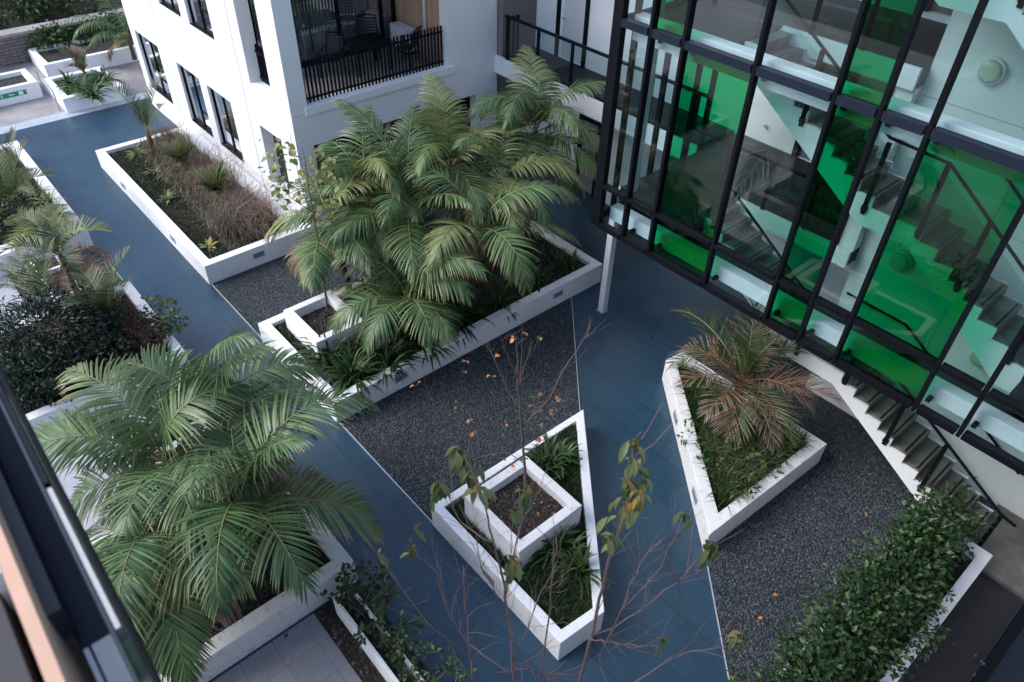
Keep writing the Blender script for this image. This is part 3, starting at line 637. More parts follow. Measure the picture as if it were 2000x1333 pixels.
for (x, z, lb) in ((-3.47, 7.08, 'round opal bulkhead lamp high on the white wall behind clear glass'), (-3.55, 3.70, 'round bulkhead lamp seen through the large green pane'), (-1.72, 2.70, 'round bulkhead lamp half hidden under the upper stair flight')):
    l = thing('wall_lamp', lb, 'lamp', (x, 12.39, z), 'round wall lamps of the stair tower')
    MB().tube([(x, 12.395, z), (x, 12.33, z), (x, 12.315, z)], [.20, .20, .185], 32).build('housing', M['white_plastic'], l, smooth=False)
    MB().tube([(x, 12.3149, z), (x, 12.28, z), (x, 12.26, z)], [.165, .155, .10], 32).build('cover', M['lamp_glass'], l, smooth=True)
s = thing('wall_sensor', 'small grey fitting on the white wall behind the stair flight', 'fitting', (-7.98, 14.62, 3.95))
MB().tube([(-7.98, 14.649, 3.95), (-7.98, 14.60, 3.95)], [.05, .04], 12).build('body', M['steel'], s)
MB().tube([(-7.98, 14.60, 3.95), (-7.90, 14.56, 3.93)], .012, 8).build('lever', M['steel'], s)

# ---------------------------------------------------------------- stairs
Y0, Y1 = 11.0, 12.04
def staircase(label, xa, za, n1, r1, w1, xl1, zl, n2, r2, w2, xe, ze, group):
    """top floor edge (xa,za) -> n1 risers -> landing to xl1 at zl -> n2 risers down to ze"""
    t = thing('staircase', label, 'stairs', (xl1, Y0, ze), group)
    prof = [(xa-.35, za)]; x, z = xa, za; treads = []
    for k in range(n1):
        prof += [(x, z), (x, z-r1)]; z -= r1
        if k < n1-1: treads.append((x, x+w1, z)); x += w1
    xl0 = x; treads.append((xl0, xl1, zl)); x, z = xl1, zl
    prof[-1] = (xl0, zl)
    for k in range(n2):
        prof += [(x, z), (x, z-r2)]; z -= r2
        if k < n2-1: treads.append((x, x+w2, z)); x += w2
    d = .22
    low = [(x, z)]
    bot = []
    if ze < 0.1: bot = [(x-.05, 0.0), (x-.42, 0.0)]
    else: bot = [(x+.3, ze), (x+.3, ze-.28), (x-.25, ze-.28)]
    sl2 = r2/w2; sl1 = r1/w1
    bot += [(xl1-.12, zl-d-.10), (xl0-.12, zl-d-.10), (xa-.30, za-.30), (xa-.35, za-.30)]
    def clean(pp):
        o = []
        for q in pp:
            if not o or (abs(q[0]-o[-1][0])+abs(q[1]-o[-1][1])) > 1e-5: o.append(q)
        return o
    MB().xprism(clean(prof+bot), Y0, Y0+.055).build('stringer', M['tower_white'], t)
    MB().xprism(clean(prof+bot), Y1-.05, Y1).build('stringer', M['tower_white'], t)
    sof = clean(prof+bot)
    body = [(px_, pz-.012) for px_, pz in clean(prof)] + [(px_, pz+.012) for px_, pz in clean(bot)]
    MB().xprism(body, Y0+.056, Y1-.051).build('flight', M['tread'], t)
    for (a, b, zz) in treads:
        dx = .05 if b-a < .6 else .06
        MB().box(a+.012, b-.004, Y0+.0565, Y1-.0515, zz-.03, zz-.003).build('landing' if b-a > .6 else 'tread', M['tread'], t)
        MB().box(b-.075, b-.035, Y0+.12, Y1-.11, zz-.02, zz-.0005).build('nosing', M['rubber'], t)
    return t
def stair_rail(label, segs, posts, group):
    r = thing('stair_railing', label, 'railing', (segs[0][0][0], segs[0][0][1], segs[0][0][2]), group)
    MB().tube(segs[0], .026, 8).build('handrail', M['black'], r, smooth=True)
    for (x, z) in posts:
        MB().box(x-.035, x+.035, Y0-.03, Y0+.02, z-.18, z+1.02).build('post', M['black'], r)
        MB().box(x-.05, x+.05, Y0-.031, Y0-.006, z-.12, z-.04).build('bracket', M['black'], r)
    pts = segs[0]
    g = MB()
    for a, b in zip(pts[:-1], pts[1:]):
        a = Vector(a); b = Vector(b)
        if (b-a).length > .5:
            d = Vector((0, 0, 1))
            g.face([a-d*.14, b-d*.14, b-d*.98, a-d*.98]); g.face([(q+Vector((0, .012, 0))) for q in (a-d*.98, b-d*.98, b-d*.14, a-d*.14)])
    g.build('glass_panel', M['glass_rail'], r)
    return r
GS = 'straight concrete stairs stacked in the glass tower'; GR = 'black handrails of the tower stairs'
staircase('lowest concrete stair with a white sawtooth side, landing on the gravel court', -6.62, 3.56, 9, 1.58/9, .30, -3.27, 1.98, 11, .18, .30, -.27, 0.07, GS)
staircase('middle concrete stair behind the large green pane', -6.50, 6.88, 10, .179, .289, -3.04, 5.09, 8, 1.53/8, .30, -.94, 3.56, GS)
staircase('top concrete stair partly cut by the upper frame edge', -6.50, 10.20, 10, .179, .289, -3.04, 8.41, 8, 1.53/8, .30, -.94, 6.88, GS)
yr = Y0-.005
stair_rail('handrail of the lowest tower stair ending at a post by the hedge', [[(-6.7, yr, 4.60), (-4.25, yr, 3.05), (-3.3, yr, 3.0), (-.12, yr, 1.12), (.12, yr, 1.08)]], [(-4.2, 2.0), (-3.2, 1.98), (-2.16, 1.26), (-1.31, .76), (-.12, .12)], GR)
stair_rail('handrail of the middle tower stair behind green glass', [[(-6.6, yr, 7.92), (-4.0, yr, 6.25), (-3.08, yr, 6.20), (-.95, yr, 4.72)]], [(-5.4, 6.10), (-3.98, 5.15), (-3.09, 5.15), (-2.27, 4.62), (-1.2, 3.9)], GR)
stair_rail('handrail of the top tower stair behind clear glass', [[(-6.6, yr, 11.24), (-4.0, yr, 9.57), (-3.08, yr, 9.52), (-.95, yr, 8.04)]], [(-5.4, 9.42), (-3.98, 8.47), (-3.09, 8.47), (-2.27, 7.94)], GR)
def far_rail(label, zf):
    r = thing('corridor_railing', label, 'railing', (-6.5, 12.09, zf), 'black railings along the stair well edge')
    MB().bar((-8.3, 12.085, zf+1.02), (-4.62, 12.085, zf+1.02), .05, .04).build('handrail', M['black'], r)
    for x in (-8.2, -7.2, -6.22, -5.3, -4.66): MB().box(x-.035, x+.035, 12.06, 12.11, zf+.041, zf+1.0).build('post', M['black'], r)
    for a, b in ((-8.15, -7.25), (-7.15, -6.27), (-6.17, -5.35), (-5.25, -4.71)): MB().box(a, b, 12.08, 12.09, zf+.08, zf+.95).build('glass_panel', M['glass_rail'], r)
far_rail('black railing along the first floor stair well edge', 3.56); far_rail('black railing along the second floor stair well edge', 6.88)
def wall_rail(label, pts):
    r = thing('wall_handrail', label, 'handrail', pts[0], 'black handrails fixed to the white stair wall')
    MB().tube(pts, .024, 8).build('rail', M['black'], r, smooth=True)
    for p in pts[1:-1]: MB().tube([(p[0], p[1], p[2]-.02), (p[0], 12.40, p[2]-.06)], .012, 6).build('bracket', M['black'], r)
wall_rail('black wall handrail seen through the bottom of the green pane', [(-4.2, 12.33, 2.63), (-3.02, 12.33, 2.60), (-.3, 12.33, .95)])
wall_rail('black wall handrail beside the upper landing', [(-4.2, 12.33, 5.98), (-2.95, 12.33, 5.95), (-1.0, 12.33, 4.55)])

# ================================================================ neighbouring facade behind the viewer (seen only as reflection and shade)
N_ = thing('apartment_building', 'apartment block with timber clad balconies from which the courtyard is seen', 'building', (-3, -4, 0))
wl = MB(); hl = []
for zf in (0.2, 3.5, 6.8):
    for x in (-3.9, 0.2, 4.6): hl.append((x, x+2.9, zf+.5, zf+2.7))
wall_grid(wl, -5.0, 9.0, 0, 11.9, -4.05, -3.75, hl, 'x'); wl.build('facade_wall', M['white'], N_)
MB().box(-4.9, 8.9, -4.9, -4.4, 0, 11.8).build('inner_wall', M['dark_in'], N_)
for zf in (3.4, 6.7): MB().box(-4.9, -1.9, -3.749, -2.2, zf-.25, zf).build('balcony_slab', M['white'], N_)
MB().box(-5.0, 9.0, -10.0, -4.06, 11.91, 12.1).build('roof', M['white'], N_)
shade_block = thing('apartment_building', 'unseen white block added on the right to shade that side of the courtyard', 'building', (6, 7, 0))  # out of view, put in to darken the right of the court
wl = MB(); wall_grid(wl, -8.0, 24.0, 0, 8.5, 5.0, 5.3, [(y_, y_+2.6, zf+.5, zf+2.7) for zf in (1.0, 4.8) for y_ in (-4, 0, 4, 8, 12)], 'y'); wl.build('facade_wall', M['white'], shade_block)
MB().box(5.5, 6.0, -7.9, 23.9, 0, 8.4).build('inner_wall', M['dark_in'], shade_block); MB().box(4.9, 16, -8.1, 24.1, 8.51, 8.8).build('roof', M['white'], shade_block)
# balcony edge just left of the viewer
Bv = thing('glazed_balcony', 'dark framed glazed balcony edge in the near lower left corner', 'balcony', (-1.6, -.2, 9.4))
def yy(px, z): return onz(px, 1200, z).y
x0, x1 = -4.9, -.35
MB().box(x0, x1, yy(232, 9.55), yy(243, 9.55), 9.40, 9.55).build('outer_rail', M['black'], Bv)
MB().box(-1.60, -1.12, yy(210, 9.5), yy(224, 9.5), 9.44, 9.495).build('white_strip', M['white_plastic'], Bv)
MB().box(-4.9, -1.62, yy(210, 9.5), yy(224, 9.5), 9.44, 9.495).build('dark_strip', M['navy'], Bv)
MB().box(x0, x1, yy(198, 9.5), yy(207, 9.5), 8.60, 9.50).build('glass_panel', mat('glass_edge', (0.045, 0.075, 0.085), 0.2, 0.1, 6.0), Bv)
MB().box(x0, -1.19, yy(126, 9.4), yy(197, 9.4), 9.30, 9.40).build('dark_panel', M['navy'], Bv)
MB().box(-1.188, x1, yy(150, 9.4), yy(197, 9.4), 9.28, 9.40).build('white_block', M['white_plastic'], Bv)
MB().box(-1.188, x1, yy(131, 9.4), yy(143, 9.4), 9.28, 9.40).build('white_block', M['white_plastic'], Bv)
MB().box(x0, -1.24, yy(77, 9.5), yy(125, 9.5), 9.40, 9.50).build('channel', M['charcoal'], Bv)
MB().box(x0, x1, yy(36, 9.6), yy(72, 9.6), 9.1, 9.6).build('timber_capping', M['wood_pale'], Bv)
MB().box(x0, -1.32, yy(4, 9.6), yy(35, 9.6), 9.1, 9.602).build('white_capping', M['white_plastic'], Bv)
MB().box(x0, x1, -1.40, yy(1, 9.6), 9.0, 9.55).build('dark_planter_edge', M['charcoal'], Bv)

# low glass roof at the near right
Rr = thing('canopy', 'navy metal canopy edge with steel studs in the lower right corner', 'canopy', (1.5, 8, 0))
MB().box(.84, .99, 3.0, 11.3, 0.0, .20).build('gutter', M['black'], Rr)
MB().xprism([(.992, .10), (3.2, .22), (3.2, .26), (.992, .20)], 3.0, 11.3).build('roof_panel', M['navy'], Rr)
for (px_, py_) in ((1905, 1281), (1917, 1292), (1921, 1297), (1903, 1318)):
    q = onz(px_, py_, .22); MB().tube([(q.x, q.y, .19), (q.x, q.y, .235)], .016, 8).build('stud', M['steel'], Rr)
MB().box(.72, 1.0, 10.95, 11.7, 0.071, .35).build('end_block', M['white'], Rr)
g = thing('glass_screen', 'low clear glass screen behind the near palm clump', 'screen', (-9.72, 1.2, 0))
MB().box(-9.735, -9.723, .1, 2.3, .01, 1.0).build('pane', M['glass_rail'], g)
for y in (.1, 2.3): MB().box(-9.75, -9.71, y-.02, y+.02, 0.006, 1.03).build('post', M['steel'], g)

# ================================================================ far end: stone wall, raised planters, hillside
W_ = thing('stone_wall', 'weathered dry stone garden wall at the far end with creeper on it', 'wall', (-33.8, 6, 0))
MB().box(-34.1, -33.6, -20, 30, -.1, 1.02).build('masonry', M['stone'], W_)
MB().box(-34.18, -33.52, -20, 30, 1.021, 1.14).build('coping', M['old_concrete'], W_, bevel=0.03)
hb = MB(); hv = 26
def hz(x, y): return .55*max(0, -34.3-x)**.95 + .5*noise.noise(Vector((x*.15, y*.15, 3))) + .2
xs = [-34.2-i*1.6 for i in range(40)]; ys = [-60+j*3.2 for j in range(45)]
for i in range(len(xs)-1):
    for j in range(len(ys)-1):
        hb.face([(a, b, hz(a, b)) for a, b in ((xs[i], ys[j]), (xs[i], ys[j+1]), (xs[i+1], ys[j+1]), (xs[i+1], ys[j]))])
structure('hillside', hb, M['earth'])
GF = 'raised white planters by the driveway'
planter('raised white planter with the green exit sign by the driveway', rect(-31.4, -29.85, 1.0, 4.40), rect(-31.2, -30.05, 1.2, 4.2), .56, .42, 'planter', group=GF)
planter('raised white planter of green rosettes beside the handrail', rect(-30.2, -27.95, 4.62, 6.6), rect(-29.95, -28.18, 4.85, 6.38), .50, .40, 'planter', group=GF)
planter('far white planter at the foot of the stone wall', rect(-33.4, -31.3, 5.0, 14.0), rect(-33.2, -31.5, 5.2, 13.8), .55, .42, 'planter', group=GF)
s = thing('exit_sign', 'green emergency exit sign with running figure and arrow on the white planter', 'sign', (-29.84, 3.4, .3))
MB().box(-29.85, -29.838, 2.85, 3.95, .24, .40).build('panel', M['exit_green'], s)
fig = MB(); fig.tube([(-29.838, 3.18, .375), (-29.834, 3.18, .375)], .016, 10)
for a, b in (((3.18, .355), (3.16, .31)), ((3.16, .31), (3.19, .285)), ((3.19, .285), (3.17, .255)), ((3.16, .31), (3.12, .27)), ((3.18, .345), (3.21, .325)), ((3.17, .345), (3.135, .33))):
    fig.bar((-29.836, a[0], a[1]), (-29.836, b[0], b[1]), .004, .014)
fig.build('running_figure', M['sign_white'], s)
MB().box(-29.8378, -29.834, 3.42, 3.56, .305, .335).face([(-29.834, 3.38, .32), (-29.834, 3.44, .36), (-29.834, 3.44, .28)]).build('arrow', M['sign_white'], s)
MB().box(-29.8378, -29.834, 3.70, 3.84, .262, .378).build('doorway', M['sign_white'], s)
h = thing('ramp_handrail', 'slim grey handrail beside the raised planter', 'handrail', (-29, 4.5, 0))
MB().tube([(-28.1, 4.45, .1), (-28.1, 4.45, .75), (-30.0, 4.5, .95), (-30.0, 4.5, .1)], .022, 8).build('rail', M['lightbox'], h, smooth=True)

# ================================================================ plants
def frond_mb(B, az, e0, D, L, n=44, lmax=0.84, lw=0.042, petiole=0.13, vee=12, droop=1.05, seed=0, stiff=False, rr=0.016, ragged=0.09):
    """one feather frond: a curved rib with folded, drooping leaflets down both sides"""
    q = random.Random(seed); mb = MB(); mb.t = []
    B = Vector(B); NS = 18; h = Vector((math.cos(az), math.sin(az), 0)); Z = Vector((0, 0, 1))
    pts = [B.copy()]; tan = []
    sway = q.uniform(-.25, .25)
    hz = h.copy()
    for i in range(NS):
        t = (i+.5)/NS; e = e0-D*t**1.4
        hh = (Matrix.Rotation(sway*t, 3, 'Z') @ h)
        d = hh*math.cos(e)+Z*math.sin(e); tan.append(d); pts.append(pts[-1]+d*(L/NS))
    tan.append(tan[-1])
    mb.mi = 1; mb.tube(pts, [rr*(1.25-1.05*i/NS) for i in range(NS+1)], 5); mb.t += [0.0]*len(mb.v); mb.mi = 0
    tw = q.uniform(-.35, .35)
    for side in (-1, 1):
        for k in range(n):
            t = petiole+(1-petiole)*(k+q.uniform(.2, .8))/n
            if q.random() < ragged: continue
            f = min(t*NS, NS-1e-3); i = int(f); p = pts[i].lerp(pts[i+1], f-i); T = tan[i].lerp(tan[i+1], f-i).normalized()
            S = T.cross(Z)
            if S.length < .05: S = Vector((-h.y, h.x, 0))
            S.normalize(); Nn = S.cross(T).normalized()
            S2 = S*math.cos(tw*t)+Nn*math.sin(tw*t); N2 = S2.cross(T).normalized()
            u = (t-petiole)/(1-petiole)
            ln = lmax*(0.55+0.45*math.sin(min(1, u*1.9)*math.pi/2))*(1-0.62*max(0, u-.45)/.55)*q.uniform(.9, 1.06)
            a = R(72-48*u**1.2+q.uniform(-4, 4)); v = R(vee*(1-.6*u)+q.uniform(-6, 6))
            d = T*math.cos(a)+(S2*side*math.cos(v)+N2*math.sin(v))*math.sin(a)
            W = lw*q.uniform(.85, 1.1)*(1-.3*u)
            c = p.copy(); prev = None; segs = 4; g = droop*q.uniform(.75, 1.25)
            for s in range(segs+1):
                wv = (T-d*T.dot(d)); wv = wv.normalized() if wv.length > .05 else Nn
                ww = W*(.45, 1.0, .92, .62, .06)[s]/2
                a_, b_ = len(mb.v), len(mb.v)+1
                mb.v += [tuple(c-wv*ww), tuple(c+wv*ww)]; mb.t += [s/segs]*2
                if prev is not None: mb.f.append((prev, prev+1, b_, a_)); mb.m.append(0)
                prev = a_
                d = (d-Z*g*(.16+.20*s/segs*(0 if stiff else 1.6))*(1 if not stiff else .5)).normalized()
                c = c+d*(ln/segs)
    return mb
def add_frond(root, B, fr, mats, seed, **k):
    az, e0, D, L = R(fr[0]), R(fr[1]), R(fr[2]), fr[3]
    mb = frond_mb(B, az, e0, D, L, seed=seed, **k)
    return mb.build('frond', mats, root, smooth=True, tv=mb.t)
def palm(label, B, foot, fronds, extra, seed, group='arching green palms', dead=2, kw=None, keep=False, mats=('palm', 'palm_yellow', 'palm_brown'), trunk_r=.075, lowdroop=True):
    q = random.Random(seed); kw = kw or {}
    r = thing('palm_tree', label, 'palm', foot, group)
    Bv_ = Vector(B); F = Vector(foot)
    tp = [F, F.lerp(Bv_, .35)+Vector((q.uniform(-.04, .04), q.uniform(-.04, .04), 0)), F.lerp(Bv_, .75), Bv_+Vector((0, 0, .06))]
    MB().tube(tp, [trunk_r*1.2, trunk_r, trunk_r*1.05, trunk_r*.7], 9).build('trunk', M['palm_trunk'], r, smooth=True)
    k = 0
    for fr in fronds:
        fr = list(fr)
        if fr[2] < 58 and not keep: k_ = 58+q.uniform(0, 12)-fr[2]; fr[2] += k_; fr[1] = min(86, fr[1]+k_*.42)
        x = q.random(); m = mats[0] if x < .84 else mats[1]
        add_frond(r, Bv_, fr, [M[m], M['rachis']], seed*100+k, **kw); k += 1
    a0 = q.uniform(0, 360)
    for j in range(extra):
        az = a0+j*137.5; e = 74-58*(j/max(1, extra-1))+q.uniform(-8, 8)
        fr = (az, e, 105+q.uniform(-12, 28), q.uniform(1.9, 2.5))
        m = mats[0] if q.random() < .9 else mats[1]
        add_frond(r, Bv_, fr, [M[m], M['rachis']], seed*100+k, **kw); k += 1
    for j in range(dead):
        fr = (q.uniform(0, 360), q.uniform(-25, 5), q.uniform(55, 90), q.uniform(1.3, 1.8))
        o = add_frond(r, Bv_-Vector((0, 0, .12)), fr, [M[mats[2]], M['rachis_brown']], seed*100+k, **kw); k += 1
        o['label'] = 'browned drooping frond'
    return r
FR = {
  'A': ((-8.48, 0.95, 2.45), [(192.4, 82.1, 104.3, 2.2), (222.4, 20.7, 30, 2.02), (76.2, 85.9, 125.5, 1.99), (47.6, 47, 102.2, 2.08), (358.2, 43.1, 79.8, 1.99), (155.5, 17.8, 29, 2.27), (325.4, 30.4, 26.3, 1.7), (241.7, -12.5, 29.6, 1.78)]),
  'B': ((-8.96, 1.81, 2.4), [(15.5, 85.9, 40.4, 2.79), (82.8, 52.1, 105.9, 2.14), (50.8, 79, 60.6, 2.08), (92.8, 3.3, 82.5, 2.76), (189, 40.6, 120.8, 2.44), (31.5, 60.2, 116.6, 2.19)]),
  'C': ((-7.28, 1.55, 2.2), [(85.2, 78.9, 133.7, 2.93), (49.8, 15.2, 98.7, 2.31), (108.1, -22.9, 43, 1.7), (1.2, 45.7, 99.9, 2.07), (39.1, 77.9, 51.9, 2.13), (336.2, 85.9, 75.2, 3.12), (228.8, -21.4, 55.8, 1.88), (327.1, 62.6, 109.8, 2.37)]),
  'D': ((-7.55, 0.38, 2.0), [(335.5, 75.9, 120, 2.26), (0.9, 47.4, 123.9, 1.45), (337.9, 10.6, 91.1, 1.97), (208.6, -4.5, 54.5, 2.27), (16, 49.2, 78.5, 2), (305.8, 43, 88.9, 1.36), (327.4, 22.9, 76.2, 1.76), (350, 20, 80, 2.0), (318, 40, 100, 1.9)]),
  'c1': ((-11.77, 7.56, 2.5), [(198.4, 85.9, 45.7, 2.85), (306.9, 74.5, 106.5, 2.07), (139.7, 69.9, 40.1, 2.49), (215, 54.5, 93.9, 2.15), (5.1, 6.6, 34.1, 1.64), (14.3, 43.4, 27.5, 2.15), (281.6, 28.3, 37.5, 2.2), (323.8, 23.7, 56.8, 2.26)]),
  'c2': ((-10.48, 8.36, 2.5), [(278.4, -22.9, 143.2, 1.87), (23.1, -6.4, 107.2, 1.51), (146.8, 26.5, 127.7, 2.66), (52.2, 64.9, 107, 2.57), (52.6, 19.1, 72.4, 2.42), (203.1, 54.8, 125.6, 2.05), (290.2, 47.7, 82.6, 2.14), (87.9, 11.1, 29.7, 1.89), (297.5, 44.1, 116.3, 2.4)]),
  'c3': ((-12.22, 11.6, 3.1), [(148.8, 74.8, 66.6, 2.24), (30.6, 71.8, 74.7, 2.31), (292.8, 82.8, 130.8, 2.83), (21.1, -5.6, 28.5, 1.98), (349.5, 70, 106.5, 2.15), (186.8, 26.1, 79.9, 2.18), (131.6, 85.9, 111.1, 2.06), (351.2, -14.4, 35.9, 2), (290.7, 13.8, 50.5, 2.2)]),
  'c4': ((-12.78, 7.17, 2.5), [(151.1, 85.9, 85.2, 2.36), (353.1, 85.9, 99.9, 2.6), (249.9, 5.1, 30.6, 2.19), (290.1, 3, 27.6, 2.06), (291.1, 83.3, 98.3, 2.15), (356.6, 85, 123, 2.51), (311.2, 25.5, 36.7, 2.1), (292.6, -0.1, 34.7, 2.57), (340.7, 17.1, 38.9, 2.22)]),
  'c5': ((-12.2, 9.02, 3.0), [(154.7, 82.7, 68, 2.22), (309.7, 85.9, 29.1, 2.23), (107.9, 25.8, 110.8, 2.18), (193.3, 28.3, 113.1, 2.23), (101.3, 42.4, 77.6, 2.15), (295.5, 8.3, 32.1, 2.12), (337.1, 28.2, 66.5, 2.22), (198, 27.2, 73.1, 2.36), (159.9, 48.2, 57.4, 2.23)]),
  'c6': ((-11.45, 9.81, 2.8), [(106.5, 27.9, 48.8, 2.18), (84.9, 16.8, 63.5, 2.19), (170.1, 23.6, 41.1, 2.15), (131, 51.7, 86.2, 2.31), (0.7, 10.4, 36.8, 1.96), (297.7, 16.7, 33.4, 2.13), (324, 31.3, 76.8, 2.28), (193.5, 2.5, 33.5, 2.14)]),
  'c7': ((-12.72, 6.16, 2.4), [(209.8, 16.6, 92.7, 1.93), (314.4, 11.5, 33.4, 2.13), (117.7, 14.4, 73.5, 2.25), (165.8, 50.2, 101.3, 1.99), (350.1, 28.9, 53.1, 2.26)]),
  'c8': ((-10.44, 6.55, 1.5), [(216.8, 74, 125.3, 2.52), (166.8, 61.1, 47.4, 2.24), (150.6, 32, 126.7, 2.2), (18.3, 79.8, 129.2, 2.01), (235.4, -6.3, 113.2, 1.92), (0.6, 41, 84.2, 1.72), (206.6, 23.3, 67.1, 1.86), (120, 69.6, 107.8, 1.81), (300, 45, 105, 1.9), (338, 52, 115, 1.8), (262, 42, 100, 1.9)]),
}
NB = dict(n=56, droop=.72, vee=20, lmax=.80)
palm('leaning palm with the tallest upright frond, left in the near clump', FR['A'][0], (-8.3, .75, .54), FR['A'][1], 3, 11, kw=NB, dead=3)
palm('palm at the back of the near clump reaching over the blue path', FR['B'][0], (-8.85, 1.65, .54), FR['B'][1], 2, 12, kw=NB)
palm('palm at the right of the near clump with fronds over the planter corner', FR['C'][0], (-7.45, 1.45, .54), FR['C'][1], 2, 13, kw=NB, dead=4)
palm('lowest palm in front of the near clump with purplish brown fronds', FR['D'][0], (-7.7, .5, .54), FR['D'][1], 2, 14, kw=NB, dead=4)
GL = ['palm in the middle of the long planter below the balcony railing', 'palm with a bare brown trunk near the middle front edge of the long planter', 'tallest palm at the far right end of the long planter by the corridor railing',
      'palm at the left of the middle clump against the white corner', 'palm at the back of the middle clump whose tips reach the balcony edge', 'palm behind the middle clump between the balcony and the glass tower',
      'small palm left of the middle clump over the pebble bed', 'short palm at the front whose drooping frond covers the square box']
FT = [(-11.6, 7.5), (-10.47, 8.15), (-12.0, 11.2), (-12.5, 7.1), (-12.1, 8.9), (-11.4, 9.7), (-12.5, 6.3), (-10.6, 6.6)]
for i, k in enumerate(('c1', 'c2', 'c3', 'c4', 'c5', 'c6', 'c7', 'c8')):
    palm(GL[i], FR[k][0], (FT[i][0], FT[i][1], .41), FR[k][1], (2, 3, 3, 1, 2, 3, 1, 2)[i], 21+i, kw=dict(n=54, lmax=.74, droop=.82, vee=16), dead=(1, 3, 1, 1, 1, 1, 2, 1)[i])

# upright young palms
UP = dict(n=38, lmax=.46, lw=.030, petiole=.16, vee=42, droop=.12, stiff=True, rr=.014)
def young(label, B, foot, fronds, seed, mats=('nikau', 'nikau', 'nikau_dry'), kw=None, dead=1, extra=0, tr=.07):
    return palm(label, B, foot, fronds, extra, seed, group='upright young palms', dead=dead, kw=kw or UP, keep=True, mats=mats, trunk_r=tr)
p0 = onz(288, 275, .75)
young('young palm with two bare fronds at the far corner of the brown grass planter', (-22.07, 5.46, 1.2), (-22.07, 5.46, .42), [(202.9, 83.4, 113.7, 2.26), (99.1, 69.6, 28.9, 1.74), (346.6, 85.7, 70.8, 1.65), (138.9, 30, 45, 1.5)], 41)
for (px_, py_, lb, s_) in ((362, 335, 'young palm tuft in the middle of the brown grasses', 42), (428, 392, 'bright green palm tuft near the facade ledge in the brown grasses', 43)):
    p0 = onz(px_, py_, .45)
    young(lb, (p0.x, p0.y, .55), (p0.x, p0.y, .42), [(30, 70, 40, .85), (110, 75, 35, .9), (200, 65, 50, .85), (280, 70, 45, .8), (330, 60, 60, .8), (70, 85, 20, .95)], s_, tr=.05, dead=2)
p0 = onz(30, 400, .5)
young('tall young palm among striped leaves in the left planter', (-20.76, 1.47, 1.0), (-20.76, 1.47, .40), [(149.4, 60.5, 31.7, 1.88), (94, 70.8, 27.1, 1.6), (170.2, 69.3, 46.7, 1.6), (142.6, 25, 45, 1.5), (20, 60, 80, 1.3), (290, 50, 90, 1.2), (60, 60, 70, 1.4)], 44, dead=3)
p0 = onz(85, 455, .5)
young('yellowing spreading palm at the corner of the left planter', (p0.x, p0.y, .62), (p0.x, p0.y, .40), [(40, 40, 80, 1.1), (80, 35, 70, 1.0), (130, 45, 80, 1.0), (350, 40, 85, 1.1), (300, 35, 80, 1.0), (220, 45, 70, .9)], 45, mats=('palm_yellow', 'palm_yellow', 'palm_brown'), kw=dict(n=34, lmax=.5, lw=.034, droop=.4))
p0 = onz(118, 555, .3)
young('stout brown trunked young palm beside the small gravel bed', (-16.98, 1.6, 1.3), (-16.98, 1.6, .02), [(192.9, 75, 107, 1.4), (146.6, 35, 97, 1.5), (158.3, 71.7, 110.2, 1.4), (1.1, 51.3, 118.3, 1.4), (327.3, 51.1, 60, 1.35), (60, 60, 80, 1.4), (250, 50, 90, 1.3)], 46, mats=('nikau', 'palm_yellow', 'nikau_dry'), dead=3)
p0 = onz(218, 640, .5)
young('upright green palm in front of the dark bush by the blue path', (-14.51, 1.75, 1.0), (-14.51, 1.75, .38), [(101.3, 73.8, 36, 1.55), (189.9, 30, 50, 1.4), (144.5, 20, 50, 1.4), (178.5, 70, 117, 1.5), (20, 76, 40, 1.4), (300, 70, 50, 1.2)], 47)
p0 = onz(95, 640, .5)
young('palm with a pale feathered frond rising behind the dark bush', (-15.52, .87, 1.1), (-15.52, .87, .38), [(192.8, 32, 45, 1.75), (204, 30, 78, 1.7), (156.6, 48, 108, 1.7), (178.9, 60, 95, 1.75), (110, 80, 40, 1.4)], 48)
DRY = dict(n=37, lmax=.58, lw=.025, petiole=.12, vee=34, droop=.30, rr=.017, ragged=.18)
p0 = onz(1455, 800, .9)
B1 = (-4.69, 10.2, 1.25)
r1 = young('dry brown feathery palm in the four sided planter by the stair', B1, (-4.62, 10.12, .38),
      [(174.2, 47.6, 76.7, 2.07), (130.4, 77.4, 41.4, 1.6), (43.5, 81.5, 31.1, 1.55), (67.9, 45.5, 34.0, 1.65), (209.9, 74.8, 34.1, 1.6), (253.2, 84.1, 40, 1.5)], 51, mats=('nikau', 'nikau', 'nikau_dry'), kw=DRY, dead=0, tr=.10)
for j, fr in enumerate([(229.0, 61.5, 100.0, 1.84), (27.6, 24.9, 40, 1.75), (322.0, 24.2, 61.3, 1.66), (339.3, 18.2, 45, 1.53), (284.4, 34.9, 60, 1.6), (62.1, 12.2, 35, 1.64), (308.4, 31.2, 105.1, 1.58), (256.1, 42.8, 65.3, 1.57), (300, 10, 100, 1.3), (340, 40, 130, 1.3), (10, 45, 90, 1.5), (190, 30, 80, 1.5), (60, 65, 70, 1.5), (110, 70, 60, 1.5)]):
    o = add_frond(r1, B1, fr, [M['nikau_dry' if j % 3 else 'nikau'], M['rachis_brown']], 5200+j, **DRY); o['label'] = 'withered brown frond'
